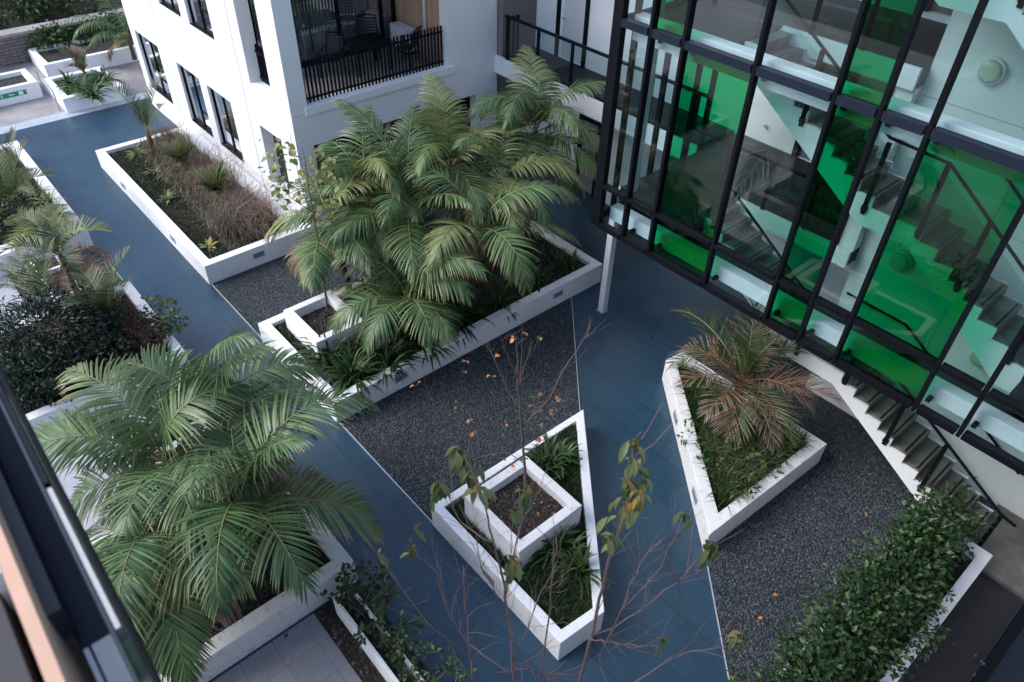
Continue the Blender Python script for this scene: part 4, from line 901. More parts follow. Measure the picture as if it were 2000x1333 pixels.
# palm behind the far planter, leaning out from the building
p0 = onz(262, 112, .5)
palm('far palm arching out beside the end of the apartment block', (p0.x, p0.y, 1.2), (p0.x, p0.y, .42), [(255, 60, 95, 2.4), (200, 80, 60, 1.9), (60, 80, 60, 1.8), (290, 45, 90, 1.7), (120, 75, 70, 1.8)], 4, 61, kw=dict(n=36, lmax=.6), dead=1)
p0 = onz(168, 150, .5)
young('spiky young palm behind the green rosettes of the far planter', (p0.x, p0.y, .6), (p0.x, p0.y, .40), [(240, 75, 40, 1.0), (180, 70, 50, 1.0), (300, 60, 60, .9), (90, 80, 40, .9)], 62, mats=('nikau_dry', 'nikau', 'nikau_dry'))

# ---------------------------------------------------------------- leaves, rosettes, grasses
def leaf_at(mb, p, d, up, ln, wd, fold=.25):
    d = d.normalized(); s = d.cross(up); s = s.normalized() if s.length > 1e-3 else Vector((1, 0, 0)); n = s.cross(d)
    i = len(mb.v); m = p+d*ln*.48
    mb.v += [tuple(p), tuple(m-s*wd/2+n*wd*fold), tuple(p+d*ln-n*ln*.08), tuple(m+s*wd/2+n*wd*fold)]
    mb.f += [(i, i+3, i+2), (i, i+2, i+1)]; mb.m += [mb.mi]*2
    if mb.t is not None: mb.t += [0, .5, 1, .5]
def blob(mb, c, rad, n, ln, wd, q, shell=.55, lump=.35, flat=.3):
    """leaves through an uneven rounded volume, mostly facing outwards"""
    c = Vector(c)
    for _ in range(n):
        while True:
            v = Vector((q.uniform(-1, 1), q.uniform(-1, 1), q.uniform(-.75, 1)))
            if .02 < v.length < 1: break
        u = v.normalized(); rr = (shell+(1-shell)*q.random()**.6)
        k = 1+lump*noise.noise(u*2.1+c*.7)+.5*lump*noise.noise(u*5+c)
        p = c+Vector((u.x*rad[0], u.y*rad[1], u.z*rad[2]))*rr*k
        d = (u+Vector((q.uniform(-1, 1), q.uniform(-1, 1), q.uniform(-.9, .6)))*.9)
        s = q.uniform(.5, 1.35)
        leaf_at(mb, p, d, (u+Vector((0, 0, flat))+Vector((q.uniform(-.5, .5), q.uniform(-.5, .5), 0))), ln*s, wd*s)
def rosette(mb, p, n, ln, wd, q, rise=(25, 80), arch=1.2):
    p = Vector(p); Z = Vector((0, 0, 1))
    for k in range(n):
        az = q.uniform(0, 2*math.pi); e = R(q.uniform(*rise)); L = ln*q.uniform(.7, 1.1)
        h = Vector((math.cos(az), math.sin(az), 0)); s = Vector((-h.y, h.x, 0)); d = h*math.cos(e)+Z*math.sin(e); c = p+h*q.uniform(0, .03); prev = None
        for j in range(6):
            ww = wd*(.7, 1, 1, .85, .55, .06)[j]/2; i = len(mb.v)
            mb.v += [tuple(c-s*ww), tuple(c+s*ww)]
            if mb.t is not None: mb.t += [j/5]*2
            if prev is not None: mb.f.append((prev, prev+1, i+1, i)); mb.m.append(mb.mi)
            prev = i; d = (d-Z*arch*(.07+.085*j)).normalized(); c = c+d*(L/5)
def blades(mb, pts, hgt, wd, q, lean=.5):
    for p in pts:
        p = Vector(p); a = q.uniform(0, 6.283); h = Vector((math.cos(a), math.sin(a), 0)); s = Vector((-h.y, h.x, 0)); H = hgt*q.uniform(.5, 1.2); l = q.uniform(.1, lean)
        i = len(mb.v); m = p+Vector((0, 0, H*.6))+h*H*l*.35; t = p+Vector((0, 0, H*(1-.3*l)))+h*H*l*1.1
        mb.v += [tuple(p-s*wd/2), tuple(p+s*wd/2), tuple(m+s*wd*.35), tuple(m-s*wd*.35), tuple(t)]
        mb.f += [(i, i+1, i+2, i+3), (i+3, i+2, i+4)]; mb.m += [mb.mi]*2
        if mb.t is not None: mb.t += [0, 0, .6, .6, 1]
def inpoly(x, y, poly):
    c = False; k = len(poly)
    for i in range(k):
        (x1, y1), (x2, y2) = poly[i], poly[(i+1) % k]
        if (y1 > y) != (y2 > y) and x < (x2-x1)*(y-y1)/(y2-y1)+x1: c = not c
    return c
def scatter(poly, n, z, q):
    xs = [p[0] for p in poly]; ys = [p[1] for p in poly]; o = []
    while len(o) < n:
        x, y = q.uniform(min(xs), max(xs)), q.uniform(min(ys), max(ys))
        if inpoly(x, y, poly): o.append((x, y, z))
    return o
def tmb():
    m = MB(); m.t = []; return m
def stuff_grass(label, poly, n, z, h, m, seed, wd=.012, lean=.8, cat='grass'):
    mb = tmb(); q = random.Random(seed); blades(mb, scatter(poly, n, z, q), h, wd, q, lean)
    return tag(mb.build('ground_cover' if cat != 'grass' else 'grass', M[m], smooth=True, tv=mb.t), label, cat, None, 'stuff')
def plant(name, label, cat, mb, m, foot, group=None, part_='foliage'):
    r = thing(name, label, cat, foot, group)
    mb.build(part_, M[m], r, smooth=True, tv=mb.t)
    return r
q = random.Random(5)
# grasses
stuff_grass('fine dark grass at the left end of the palm planter', [(-12.73, 4.43), (-11.2, 4.43), (-11.2, 4.65), (-12.53, 4.65), (-12.53, 5.9), (-12.73, 5.9)], 2600, .41, .10, 'grass', 1)
stuff_grass('fine dark grass round the square box in the wedge planter', [(-6.43, 4.39), (-3.56, 4.39), (-3.50, 5.0), (-4.72, 6.06), (-4.72, 4.57), (-6.14, 4.57), (-6.14, 7.3), (-6.41, 7.5)], 9500, .39, .19, 'grass', 2)
stuff_grass('fine dark grass round the edge of the wedge planter tip', [(-6.14, 5.97), (-4.7, 6.0), (-6.38, 7.48)], 5200, .39, .19, 'grass', 3)
stuff_grass('green grass along the path side of the brown grass planter', [(-23.1, 4.44), (-16.0, 4.44), (-16.0, 4.95), (-19, 5.15), (-23.1, 5.2)], 9000, .43, .09, 'grass', 4)
stuff_grass('dark grass along the edges of the dry palm planter', [(-6.15, 10.3), (-6.15, 10.5), (-3.22, 10.54), (-3.34, 7.95), (-3.6, 8.3), (-3.5, 10.2), (-5.4, 10.25), (-3.7, 8.55), (-3.6, 8.2)], 3600, .39, .15, 'grass', 6)
stuff_grass('thick dark grassy ground cover under the middle palms', [(-12.7, 6.0), (-10.0, 6.0), (-10.0, 11.5), (-12.7, 11.5)], 9000, .41, .16, 'grass', 7, .014)
stuff_grass('short dark undergrowth below the near palm clump', [(-9.3, -.7), (-6.8, -.7), (-6.8, 2.35), (-9.3, 2.35)], 3000, .39, .16, 'grass', 8, .014)
stuff_grass('dry brown stems filling the long facade planter', [(-22.9, 5.35), (-19.0, 5.25), (-16.6, 5.3), (-16.0, 5.6), (-16.0, 6.6), (-22.9, 6.6)], 1900, .43, .62, 'dry_grass', 9, .013, 1.5, 'dry stems')
stuff_grass('dry brown stems in front of the dry palm', [(-4.6, 9.1), (-3.5, 8.3), (-3.3, 9.4), (-3.6, 10.0), (-4.5, 10.1)], 500, .39, .45, 'dry_grass', 10, .011, 1.6, 'dry stems')
# strap leaved rosettes
GA = 'dark strap leaved clumps in the planters'
def clump(label, x, y, z, n, ln, wd, m='strap', seed=0, group=GA, name='strap_leaf_plant', rise=(25, 80), arch=1.2, k=1, spread=.2):
    qq = random.Random(seed); mb = tmb()
    for _ in range(k): rosette(mb, (x+qq.uniform(-spread, spread)*(k > 1), y+qq.uniform(-spread, spread)*(k > 1), z), n, ln, wd, qq, rise, arch)
    return plant(name, label, 'plant', mb, m, (x, y, z), group)
SP = [((645, 690), 'dark strap leaved clump below the front corner of the square box'), ((720, 700), 'dark strap leaved clump hanging over the front wall left of the step light'), ((690, 740), 'dark strap leaved clump at the front left corner beside the near palm fronds'),
      ((760, 710), 'dark strap leaved clump under the big drooping frond'), ((830, 665), 'dark strap leaved clump with yellow tips over the front wall'), ((860, 640), 'dark strap leaved clump beside the yellow tipped one'),
      ((900, 625), 'dark strap leaved clump beside the bare palm trunk'), ((800, 650), 'dark strap leaved clump behind the front wall of the long planter'), ((980, 585), 'low strap leaved clump to the right of the palm trunk'), ((1050, 545), 'low strap leaved clump near the right step light'), ((1100, 520), 'low strap leaved clump in the right corner of the long planter')]
for i, ((px_, py_), lb) in enumerate(SP):
    p0 = onz(px_, py_, .5); clump(lb, p0.x, min(max(p0.y, 4.6), 11.3), .40, 34 if i < 8 else 26, .82 if i < 8 else .6, .055, seed=70+i, k=3 if i < 8 else 2, spread=.2)
for i, (px_, py_, k_, lb) in enumerate([(1095, 890, 2, 'glossy strap leaved clump in the tip of the wedge planter'), (1108, 1070, 3, 'largest glossy strap leaved clump in front of the square rust stained box'), (1070, 920, 1, 'small strap leaved clump behind the rust stained box'), (1120, 1105, 1, 'strap leaved clump with yellowing leaves at the wedge planter wall')]):
    p0 = onz(px_, py_, .5); clump(lb, p0.x, p0.y, .39, 30, .62, .052, seed=90+i, k=k_+1, spread=.22)
GSx = 'striped pale leaved clumps'
for i, (px_, py_, lb) in enumerate([(268, 303, 'largest pale striped clump at the far end of the brown grass planter'), (325, 345, 'pale striped clump in the middle of the brown grass planter'), (372, 300+40, 'pale striped clump half buried in brown stems'), (328, 392, 'small pale striped tuft near the path side wall'), (300, 340, 'pale striped tuft beside the bare soil')]):
    p0 = onz(px_, py_, .45); clump(lb, p0.x, p0.y, .43, 26 if i else 44, .36 if i else .42, .035, 'strap_pale', 110+i, GSx)
for i, (px_, py_, lb) in enumerate([(95, 395, 'pale striped clump in the left planter by its path wall'), (75, 375, 'pale striped clump behind the tall young palm'), (110, 420, 'pale striped clump at the corner of the left planter')]):
    p0 = onz(px_, py_, .5); clump(lb, p0.x, p0.y, .41, 30, .55, .05, 'strap_pale', 120+i, GSx)
for i, (px_, py_, lb) in enumerate([(135, 160, 'green rosette plant at the left of the far planter'), (160, 172, 'green rosette plant in the middle of the far planter'), (190, 165, 'green rosette plant at the right of the far planter'), (205, 150, 'green rosette plant at the back of the far planter'), (180, 182, 'green rosette plant over the front wall of the far planter')]):
    p0 = onz(px_, py_, .6); clump(lb, p0.x, min(max(p0.y, 4.95), 6.3), .39, 46, .75, .075, 'rosette', 130+i, 'green rosettes of the far planter')
p0 = onz(408, 480, .5); clump('yellow leaved plant in the near corner of the brown grass planter', p0.x, p0.y, .43, 16,   .30, .075, 'yellow_green', 140, None, 'yellow_plant', (10, 60), .8)
for i, (px_, py_) in enumerate([(450, 440), (480, 400), (400, 330), (340, 285), (520, 420), (440, 350)]):
    p0 = onz(px_, py_, .6); p0.y = min(p0.y, 6.25); mb = tmb(); qq = random.Random(150+i)
    for _ in range(3):
        pts = [(p0.x+qq.gauss(0, .2), p0.y+qq.gauss(0, .2), .42) for _ in range(95)]; blades(mb, pts, .85, .014, qq, 1.5)
    plant('dry_grass_clump', ('dry brown grass clump near the front corner of the facade planter', 'dry brown grass clump by the dark doorway', 'dry brown grass clump below the third window', 'dry brown grass clump behind the largest striped plant', 'dry brown grass clump at the right end of the facade planter', 'dry brown grass clump between the two palm tufts')[i], 'dry grass', mb, 'dry_grass', (p0.x, p0.y, .42), 'dry grass clumps of the facade planter', 'stems')
# sprigs of broad leaves in the dry palm planter
for i, (px_, py_, n_, lb) in enumerate([(1345, 850, 7, 'green sprig leaning over the skew planter wall'), (1410, 850, 14, 'green leafy sprig under the dry palm'), (1390, 905, 12, 'green leafy sprig left of the brown stems'), (1455, 955, 12, 'green leafy sprig near the front corner of the dry palm planter'), (1500, 925, 9, 'small yellowing sprig by the front wall of the dry palm planter'), (1450, 890, 10, 'pale green sprig in the middle of the brown stems')]):
    p0 = onz(px_, py_, .6); mb = MB(); qq = random.Random(170+i); blob(mb, (p0.x, p0.y, .64), (.22, .22, .17), n_*3, .13, .075, qq)
    r = thing('leafy_sprig', lb, 'plant', (p0.x, p0.y, .40), 'leafy sprigs in the dry palm planter'); mb.build('foliage', M['creeper'], r, smooth=True)
    MB().tube([(p0.x, p0.y, .38), (p0.x+.02, p0.y, .62)], .006, 5).build('stem', M['twig'], r)
# shrubs
def shrub(name, label, blobs, m, foot, seed, group=None, stems=6, ln=.10, wd=.05, stem_h=.6):
    qq = random.Random(seed); r = thing(name, label, 'shrub', foot, group); mb = MB()
    for (c, rad, n) in blobs: blob(mb, c, rad, n, ln, wd, qq)
    mb.build('foliage', M[m], r, smooth=True)
    st = MB()
    for k in range(stems):
        b_ = blobs[k % len(blobs)]; c = Vector(b_[0]); F = Vector(foot)+Vector((qq.uniform(-.12, .12), qq.uniform(-.12, .12), 0))
        st.tube([F, F.lerp(c, .5)+Vector((qq.uniform(-.1, .1), qq.uniform(-.1, .1), .05)), c+Vector((qq.uniform(-.3, .3)*b_[1][0], qq.uniform(-.3, .3)*b_[1][1], .3*b_[1][2]))], [.018, .012, .005], 5)
    st.build('stem', M['bark'], r, smooth=True); return r
c0 = onz(105, 650, 1.1)
shrub('shrub', 'big dark round bush beside the upright palm at the left', [((c0.x, c0.y, 1.15), (1.05, 1.05, .75), 6800), ((c0.x+.75, c0.y-.5, .9), (.8, .8, .6), 3200), ((c0.x-.1, c0.y+.7, .95), (.7, .6, .55), 2300), ((c0.x+.9, c0.y+.5, .75), (.6, .6, .5), 1900)], 'bush_dark', (c0.x, c0.y, .4), 201, ln=.095, wd=.04)
c1 = onz(60, 725, .9)
shrub('shrub', 'low shrub of rounder green leaves at the left below the dark bush', [((c1.x, c1.y, .85), (.55, .6, .35), 380), ((c1.x-.4, c1.y-.3, .8), (.5, .5, .3), 260)], 'hedge', (c1.x, c1.y, .4), 202, ln=.15, wd=.09)
c2 = onz(280, 655, .7)
shrub('shrub', 'maroon leaved shrub between the dark bush and the planter wall', [((c2.x, c2.y, .72), (.55, .40, .35), 900)], 'red_shrub', (c2.x, c2.y, .4), 203, ln=.10, wd=.035)
c3 = onz(315, 612, .75)
shrub('shrub', 'lime green leafy twigs leaning over the planter wall onto the blue path', [((c3.x, c3.y, .80), (.60, .30, .22), 120), ((c3.x+.4, c3.y+.05, .72), (.3, .28, .18), 60)], 'lime', (c3.x-.2, c3.y-.25, .4), 204, ln=.13, wd=.085)
for i, (px_, py_, lb) in enumerate([(320, 690, 'strap leaved tuft beside the planter wall below the maroon shrub'), (240, 725, 'pinkish dry tuft at the near edge of the dark bush planter')]):
    p0 = onz(px_, py_, .5); clump(lb, p0.x, p0.y, .40, 26, .5, .035, ('strap', 'dry_grass')[i], 210+i, None)
shrub('shrub', 'dark shrub at the left edge of the striped leaf planter', [((-20.6, .9, .8), (.7, .6, .5), 700)], 'bush_dark', (-20.6, .9, .4), 212, ln=.12, wd=.05)
# hedge
hq = random.Random(77); hr = thing('hedge', 'bushy dark green hedge along the dark brown walkway at the right', 'hedge', (-.6, 7, .4)); hb_ = MB()
y = 2.9
while y < 10.55:
    w_ = .62+.10*math.sin(y*1.7)+hq.uniform(-.06, .06)
    blob(hb_, (-.66+hq.uniform(-.08, .06), y, .82+hq.uniform(-.06, .08)), (w_, .52, .50+hq.uniform(-.12, .16)), 900, .098, .060, hq, shell=.40, lump=.75)
    y += .42
hb_.build('foliage', M['hedge'], hr, smooth=True); st = MB()
for k in range(26):
    yy_ = 3.0+k*.29; st.tube([(-.5, yy_, .38), (-.55+hq.uniform(-.15, .15), yy_+hq.uniform(-.1, .1), .8), (-.6+hq.uniform(-.3, .3), yy_+hq.uniform(-.2, .2), 1.15)], [.014, .010, .004], 5)
st.build('stem', M['bark'], hr, smooth=True)
tr = thing('trailing_shrub', 'straggling round leaved shrub growing over the narrow trough', 'shrub', (-5, 2.2, .35)); tb = MB(); ts = MB(); hq = random.Random(78)
for k in range(44):
    x = -6.4+k*.085+hq.uniform(-.1, .1); p = Vector((x, 2.22+hq.uniform(-.1, .1), .36)); d = Vector((hq.uniform(-.5, .5), hq.uniform(-.35, .9), hq.uniform(.4, 1.1))).normalized(); pts = [p.copy()]
    for s_ in range(6):
        d = (d+Vector((hq.uniform(-.3, .3), hq.uniform(-.3, .3), -.16))).normalized(); p = p+d*.13; pts.append(p.copy())
        for _ in range(4):
            dd = Vector((hq.uniform(-1, 1), hq.uniform(-1, 1), hq.uniform(-.2, .7))); leaf_at(tb, p+dd*.03, dd, Vector((hq.uniform(-.4, .4), hq.uniform(-.4, .4), 1)), hq.uniform(.07, .12), hq.uniform(.05, .075))
    ts.tube(pts, [.006]*6+[.003], 4)
tb.build('foliage', M['hedge'], tr, smooth=True); ts.build('stem', M['twig'], tr, smooth=True)
# far greenery
hq = random.Random(79); fb = MB()
for k in range(95):
    x = -34.6-hq.random()**1.3*16; y = hq.uniform(-2, 22)
    rr_ = hq.uniform(.7, 1.5); blob(fb, (x, y, hz(x, y)+rr_*.35), (rr_, rr_, rr_*.8), 330, .22, .11, hq, lump=.5)
tag(fb.build('hillside_bushes', M['hill_leaf'], smooth=True), 'dense dark green bushes covering the slope behind the stone wall', 'bushes', None, 'stuff')
cr = thing('creeper', 'bright green creeper spilling over the far stone wall', 'climber', (-33.4, 8, .4)); cb = MB()
for k in range(24):
    y = 5.3+k*.27+hq.uniform(-.15, .15); blob(cb, (-33.3+hq.uniform(-.15, .1), y, .78+hq.uniform(-.35, .3)), (.32, .38, .38), 120, .17, .09, hq)
cb.build('foliage', M['creeper'], cr, smooth=True)
st = MB()
for y in (5.8, 7.2, 9.0): st.tube([(-33.3, y, .42), (-33.45, y+.1, .7), (-33.5, y+.3, 1.0)], .015, 5)
st.build('stem', M['bark'], cr, smooth=True)

# ---------------------------------------------------------------- slender trees
def sapling(label, base, bz, limbs, leaves, lm, seed, tw=5, r0=.02, ln=.08, group=None, pend=False, jit=.12, wood='bark', twl=.3, lw_=.6):
    """limbs: pixel polylines with a start radius and a depth offset, laid out on the upright plane through the foot"""
    qq = random.Random(seed); r = thing('tree', label, 'tree', (base[0], base[1], bz), group); tb_ = MB(); tw_ = MB(); nb = 0
    for (pl, ra, rb, off) in limbs:
        n = len(pl); P_ = []
        for i, (a, b) in enumerate(pl): P_.append(vplane(a, b, base[0], base[1], off*i/max(1, n-1)+(qq.uniform(-.03, .03) if i else 0)))
        Q = []
        for i in range(n-1):
            for s_ in range(3):
                c = P_[i].lerp(P_[i+1], s_/3); Q.append(c+Vector((qq.uniform(-1, 1), qq.uniform(-1, 1), qq.uniform(-1, 1)))*.012*(s_ > 0))
        Q.append(P_[-1]); N_ = len(Q)
        o = MB().tube(Q, [ra+(rb-ra)*i/(N_-1) for i in range(N_)], 6)
        o.build('trunk' if nb == 0 else 'branch', M[wood], r, smooth=True); nb += 1
        for k in range(tw):
            i = qq.randrange(N_//4, N_-1); p = Q[i]; t = (Q[i+1]-Q[i]).normalized()
            d = (t+Vector((qq.uniform(-1, 1), qq.uniform(-1, 1), qq.uniform(-.3, .9)))*.9).normalized(); pts = [p]; L_ = twl*qq.uniform(.4, 1.2)
            for s_ in range(4): d = (d+Vector((qq.uniform(-.25, .25), qq.uniform(-.25, .25), qq.uniform(-.1, .2)))).normalized(); pts.append(pts[-1]+d*L_/4)
            MB().tube(pts, [rb*.9, rb*.7, rb*.6, rb*.5, rb*.3], 4).build('twig', M['twig'], r, smooth=True)
    for (a, b, n, off, mm) in leaves:
        c = vplane(a, b, base[0], base[1], off); mb = MB()
        for k in range(n):
            az = qq.uniform(0, 6.283)
            if pend: d = Vector((math.cos(az)*.55, math.sin(az)*.55, -qq.uniform(.15, 1.1))); st_ = c+Vector((qq.uniform(-.03, .03), qq.uniform(-.03, .03), qq.uniform(-.03, .04)))
            else: d = Vector((math.cos(az), math.sin(az), qq.uniform(-.7, .4))); st_ = c+Vector((qq.uniform(-jit, jit), qq.uniform(-jit, jit), qq.uniform(-jit, jit)))
            s_ = ln*qq.uniform(.7, 1.2); dn = d.normalized()
            mb.tube([c, c.lerp(st_, .5)+Vector((0, 0, .008)), st_+dn*s_*.05], .0018, 3)
            u = Vector((math.cos(az), math.sin(az), .6)) if pend else Vector((qq.uniform(-.5, .5), qq.uniform(-.5, .5), 1))
            # a leaf of three pairs of faces curved along its rib
            sv = dn.cross(u); sv = sv.normalized() if sv.length > 1e-3 else Vector((1, 0, 0)); nv = sv.cross(dn); i0 = len(mb.v); cc = st_.copy(); dd = dn.copy()
            for j, wv in enumerate((.06, .75, 1.0, .7, .04)):
                w2 = s_*lw_*wv/2; mb.v += [tuple(cc-sv*w2+nv*w2*.5), tuple(cc), tuple(cc+sv*w2+nv*w2*.5)]
                if j:
                    o_ = i0+3*j; mb.f += [(o_-3, o_-2, o_+1, o_), (o_-2, o_-1, o_+2, o_+1)]; mb.m += [0, 0]
                dd = (dd-nv*.18).normalized() if pend else (dd-Vector((0, 0, .12))).normalized(); cc = cc+dd*s_/4
        mb.build('leaf_cluster', M[mm], r, smooth=True)
    return r
p0 = onz(641, 615, .72)
sapling('slim sapling with yellow green leaves in the square box of the palm planter', (p0.x, p0.y), .72,
  [([(641, 615), (633, 560), (623, 500), (616, 440), (608, 390), (600, 340), (590, 290)], .030, .006, -.1), ([(616, 440), (600, 400), (582, 340), (566, 262)], .012, .003, .3), ([(611, 410), (630, 370), (640, 320)], .010, .003, -.3),
   ([(618, 460), (645, 420), (662, 380)], .010, .003, .2), ([(612, 415), (565, 385), (548, 335), (545, 288)], .010, .003, -.4), ([(606, 380), (618, 340), (612, 300)], .009, .003, .4)],
  [(545, 292, 9, -.3, 'yellow_green'), (540, 318, 14, -.4, 'yellow_green'), (548, 352, 19, -.3, 'yellow_green'), (556, 390, 11, -.2, 'yellow_green'), (590, 312, 11, .1, 'yellow_green'), (610, 335, 12, .2, 'yellow_green'), (625, 312, 9, -.2, 'yellow_green'), (640, 332, 14, -.3, 'yellow_green'), (600, 372, 12, 0, 'yellow_green'), (622, 402, 12, .2, 'yellow_green'), (650, 352, 12, -.1, 'yellow_green'), (580, 372, 11, .3, 'yellow_green'), (656, 392, 14, .2, 'yellow_green'), (566, 268, 3, .3, 'yellow_green'), (640, 430, 12, .1, 'yellow_green')], None, 301, ln=.14, tw=6, lw_=.8, jit=.2)
p0 = onz(1027, 978, .80)
OL = [(958, 735, 3, .1), (905, 706, 2, .2), (902, 723, 2, .2), (1003, 655, 2, -.1), (1023, 648, 2, 0), (1047, 663, 2, .1), (966, 703, 1, .2), (812, 754, 2, -.2), (893, 796, 4, 0), (918, 815, 2, .1), (925, 842, 3, .1), (990, 848, 6, .2), (985, 826, 4, .1), (1055, 772, 3, .1), (1030, 783, 3, 0), (1044, 797, 2, 0), (1082, 802, 4, .2), (1105, 781, 4, .3), (1092, 772, 2, .2), (1078, 815, 3, .2), (1060, 835, 2, .1), (1050, 858, 2, 0), (1000, 905, 2, .1), (1024, 893, 2, .1), (985, 895, 1, .1)]
sapling('bare autumn sapling with a few orange leaves in the rust stained box', (p0.x, p0.y), .80,
  [([(1027, 978), (1025, 930), (1022, 880), (1016, 800), (1011, 740), (1010, 690), (1008, 655)], .030, .004, 0), ([(1016, 800), (990, 760), (965, 700), (945, 668)], .011, .002, .4), ([(1022, 868), (960, 845), (920, 838), (870, 800), (818, 757)], .011, .002, -.4),
   ([(1011, 762), (1030, 700), (1041, 665)], .008, .002, .3), ([(1019, 835), (1072, 780), (1102, 720), (1140, 662), (1160, 650)], .013, .003, .5), ([(1020, 850), (1050, 790), (1062, 740)], .009, .002, -.3), ([(1011, 740), (990, 690), (975, 655)], .008, .002, -.3), ([(1024, 905), (985, 882), (940, 892), (905, 908)], .009, .002, .3), ([(1024, 892), (1055, 862), (1092, 845)], .009, .002, -.2), ([(1013, 770), (1018, 710), (1020, 652)], .008, .002, .2)],
  [(a, b, min(n, 2), o_, 'orange' if (i % 3 != 2) else 'autumn') for i, (a, b, n, o_) in enumerate(OL)], None, 302, ln=.075, tw=7, lw_=.8, jit=.06, twl=.42)
FB = (-1.69, 1.9455)
LC = [(1240, 862, 5, 0), (1238, 905, 9, .1), (1228, 945, 9, .05), (1245, 968, 9, -.1), (1215, 985, 5, 0), (1262, 930, 4, .1), (1235, 1000, 3, .1), (1196, 1018, 2, 0), (1196, 1055, 10, 0), (905, 890, 8, .1), (890, 880, 5, .1), (912, 925, 8, 0), (935, 955, 7, -.1), (855, 945, 7, .2), (858, 965, 4, .2), (1030, 960, 9, .1), (1005, 995, 2, .1), (1003, 1100, 10, -.1), (1000, 1120, 5, -.1), (802, 1072, 6, .2), (1393, 1065, 7, .2), (1380, 1090, 3, .2), (1448, 1248, 8, .2), (1288, 1250, 4, .1), (1335, 1005, 4, .3), (745, 1085, 3, .3), (810, 1030, 2, .2), (925, 915, 4, .1)]
ft = sapling('tall bare stemmed tree with a few drooping leaves nearest the viewer', FB, .02,
  [([(1128, 1345), (1150, 1260), (1170, 1170), (1190, 1090), (1208, 1040), (1225, 980), (1238, 905), (1240, 862)], .0135, .004, .2), ([(1005, 1345), (1000, 1260), (986, 1170), (975, 1100), (955, 1030), (940, 970), (908, 895)], .0125, .003, -.2), ([(925, 1345), (915, 1260), (907, 1180), (905, 1105)], .008, .003, .3),
   ([(986, 1170), (1003, 1090), (1018, 1020), (1028, 965)], .007, .003, .3), ([(1050, 1345), (1070, 1220), (1080, 1120), (1086, 1050)], .007, .003, -.3), ([(1148, 1250), (1200, 1226), (1280, 1170), (1340, 1120), (1392, 1066)], .0075, .003, .3), ([(1150, 1247), (1185, 1256), (1230, 1258), (1286, 1262)], .006, .003, -.2),
   ([(1215, 1350), (1290, 1300), (1350, 1272), (1410, 1265), (1446, 1256)], .0075, .003, .2), ([(1194, 1240), (1230, 1140), (1265, 1080), (1296, 1052)], .005, .002, .4), ([(1002, 1320), (960, 1290), (912, 1255), (872, 1190), (856, 1120), (803, 1080)], .0065, .0025, .3), ([(922, 1335), (880, 1260), (830, 1210), (770, 1130), (745, 1090)], .006, .0025, -.3), ([(998, 1290), (1050, 1312), (1092, 1332)], .007, .004, .1),
   ([(1003, 1290), (1040, 1200), (1060, 1150), (1110, 1130)], .005, .002, .3), ([(960, 1060), (900, 1020), (862, 950)], .005, .002, .3), ([(990, 1200), (940, 1110), (930, 1040)], .005, .002, -.2), ([(1190, 1350), (1170, 1280), (1215, 1190), (1290, 1110), (1332, 1012)], .005, .002, .5)],
  [(a, b, int(n*1.7), o_, 'green_pendent') for (a, b, n, o_) in LC], None, 303, tw=13, ln=.125, pend=True, wood='twig', twl=.38, lw_=.33)
for (a, b, ra) in ((1128, 1345, .0135), (1005, 1345, .0125), (925, 1345, .009), (1050, 1345, .009)):
    p = vplane(a, b, *FB); f_ = Vector((FB[0]+.04*rnd.uniform(-1, 1), FB[1]+.22+.04*rnd.uniform(-1, 1), .01))
    MB().tube([p, p.lerp(f_, .35)+Vector((.05, .03, 0)), p.lerp(f_, .7), f_], [ra, ra*1.4, ra*1.9, ra*2.4], 7).build('lower_stem', M['bark'], ft, smooth=True)
# leaf litter on bare soil
def litter(label, poly, n, z, seed, s0=.07):
    qq = random.Random(seed); mb = MB()
    for (x, y, _) in scatter(poly, n, z, qq):
        a = qq.uniform(0, 6.283); s_ = s0*qq.uniform(.4, 1.2)
        leaf_at(mb, Vector((x, y, z+qq.uniform(.004, .03))), Vector((math.cos(a), math.sin(a), qq.uniform(-.1, .25))), Vector((qq.uniform(-.4, .4), qq.uniform(-.4, .4), 1)), s_, s_*.55, .12)
    tag(mb.build('leaf_litter', M['litter'], smooth=True), label, 'leaf litter', None, 'stuff')
litter('dead leaves and bark on the soil of the rust stained box', [(-5.95, 4.75), (-4.92, 4.75), (-4.92, 5.78), (-5.95, 5.78)], 420, .80, 401)
litter('dead leaves on the soil of the square box in the palm planter', [(-12.33, 4.84), (-11.3, 4.84), (-11.3, 5.64), (-12.33, 5.64)], 260, .72, 402)
litter('dead leaves on the soil of the dark bush planter', [(-16.0, -.7), (-13.3, -.7), (-13.3, 2.35), (-16.0, 2.35)], 1100, .40, 403, .10)
litter('dead leaves under the dry palm', [(-6.0, 10.3), (-3.3, 10.5), (-3.4, 8.2)], 700, .40, 404, .09)
litter('dead leaves in the brown grass planter', [(-23.0, 4.9), (-16.0, 4.9), (-16.0, 6.5), (-23.0, 6.5)], 1500, .44, 405, .09)
litter('dead leaves in the left planter of striped leaves', [(-25, -.7), (-19.8, -.7), (-19.8, 2.3), (-25, 2.3)], 900, .42, 406, .10)
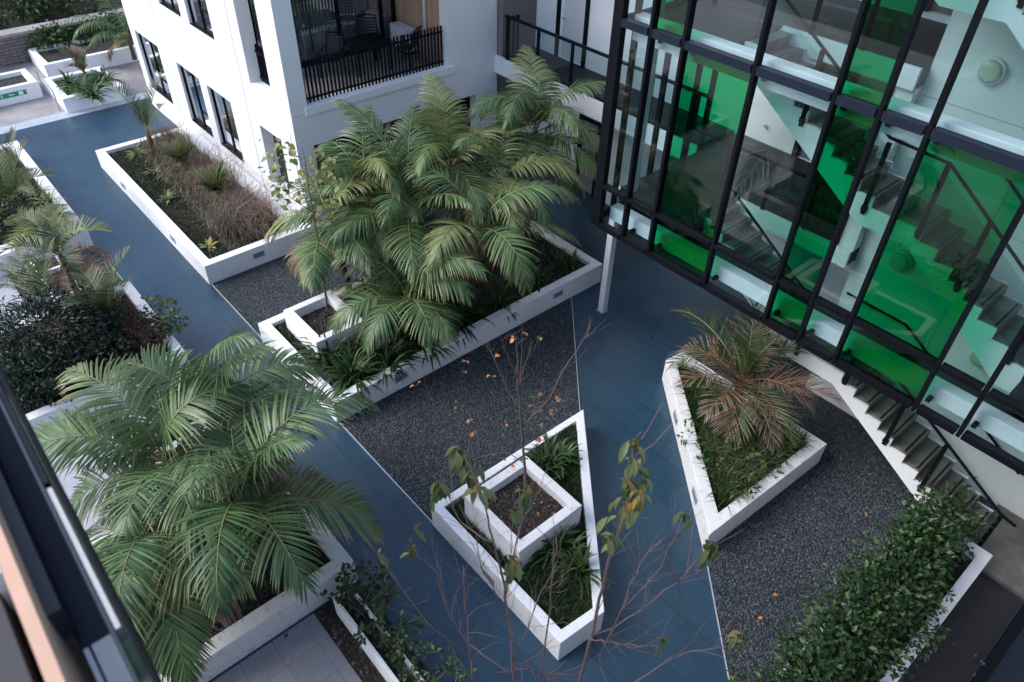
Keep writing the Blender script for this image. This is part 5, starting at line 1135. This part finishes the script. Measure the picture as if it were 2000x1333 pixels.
litter('brown leaves along the patio edge soil', [(-6.4, 1.83), (-1, 1.83), (-1, 2.05), (-6.4, 2.05)], 300, .018, 407)
# green leafy undergrowth of the dry palm planter
stuff_grass('tangled green undergrowth in the dry palm planter', [(-6.1, 10.3), (-3.3, 10.5), (-3.4, 8.1)], 6500, .39, .36, 'strap', 15, .026, 1.2, 'undergrowth')
stuff_grass('mixed green undergrowth in the left planter of striped leaves', [(-25, -.7), (-19.8, -.7), (-19.8, 2.3), (-25, 2.3)], 4500, .41, .28, 'strap', 16, .026, 1.2, 'undergrowth')
stuff_grass('reddish undergrowth beneath the dark bush', [(-15.9, -.7), (-13.3, -.7), (-13.3, 2.3), (-15.9, 2.3)], 2600, .40, .30, 'red_shrub', 17, .022, 1.2, 'undergrowth')
stuff_grass('green weeds among the brown grasses', [(-22.9, 5.1), (-16.2, 5.0), (-16.2, 6.5), (-22.9, 6.5)], 1600, .43, .22, 'strap_pale', 18, .014, 1.2, 'undergrowth')
# fallen leaves
FL = [(1740, 1060), (1620, 1108), (1520, 1165), (1100, 700), (870, 860), (560, 1238), (485, 985)]
for i, (a, b) in enumerate([(1616, 1107), (1520, 1163), (1690, 1010), (1405, 1000), (1480, 1210), (562, 1238), (1010, 1040), (1050, 1000), (985, 1020)]):
    z_ = .03 if i < 5 else (.012 if i == 5 else .80); p = onz(a, b, z_); mb = MB(); leaf_at(mb, p, Vector((rnd.uniform(-1, 1), rnd.uniform(-1, 1), .12)), Vector((0, 0, 1)), .10, .07, .15)
    tag(mb.build('fallen_leaf', M['orange' if i != 5 else 'red_shrub'], smooth=True), ('pale fallen leaf on the dark pebbles left of the hedge', 'small fallen leaf on the pebbles near the hedge end', 'fallen leaf on the pebbles below the stair side', 'fallen leaf on soil near the front tip of the dry palm planter', 'fallen leaf on the pebbles beside the blue tiles', 'dark curled leaf on the grey patio tiles', 'fallen leaf on the soil of the rust stained box, near its front corner', 'fallen leaf on the soil of the rust stained box, near its right side', 'fallen leaf on the soil of the rust stained box, near its left side')[i], 'leaf', 'fallen leaves')
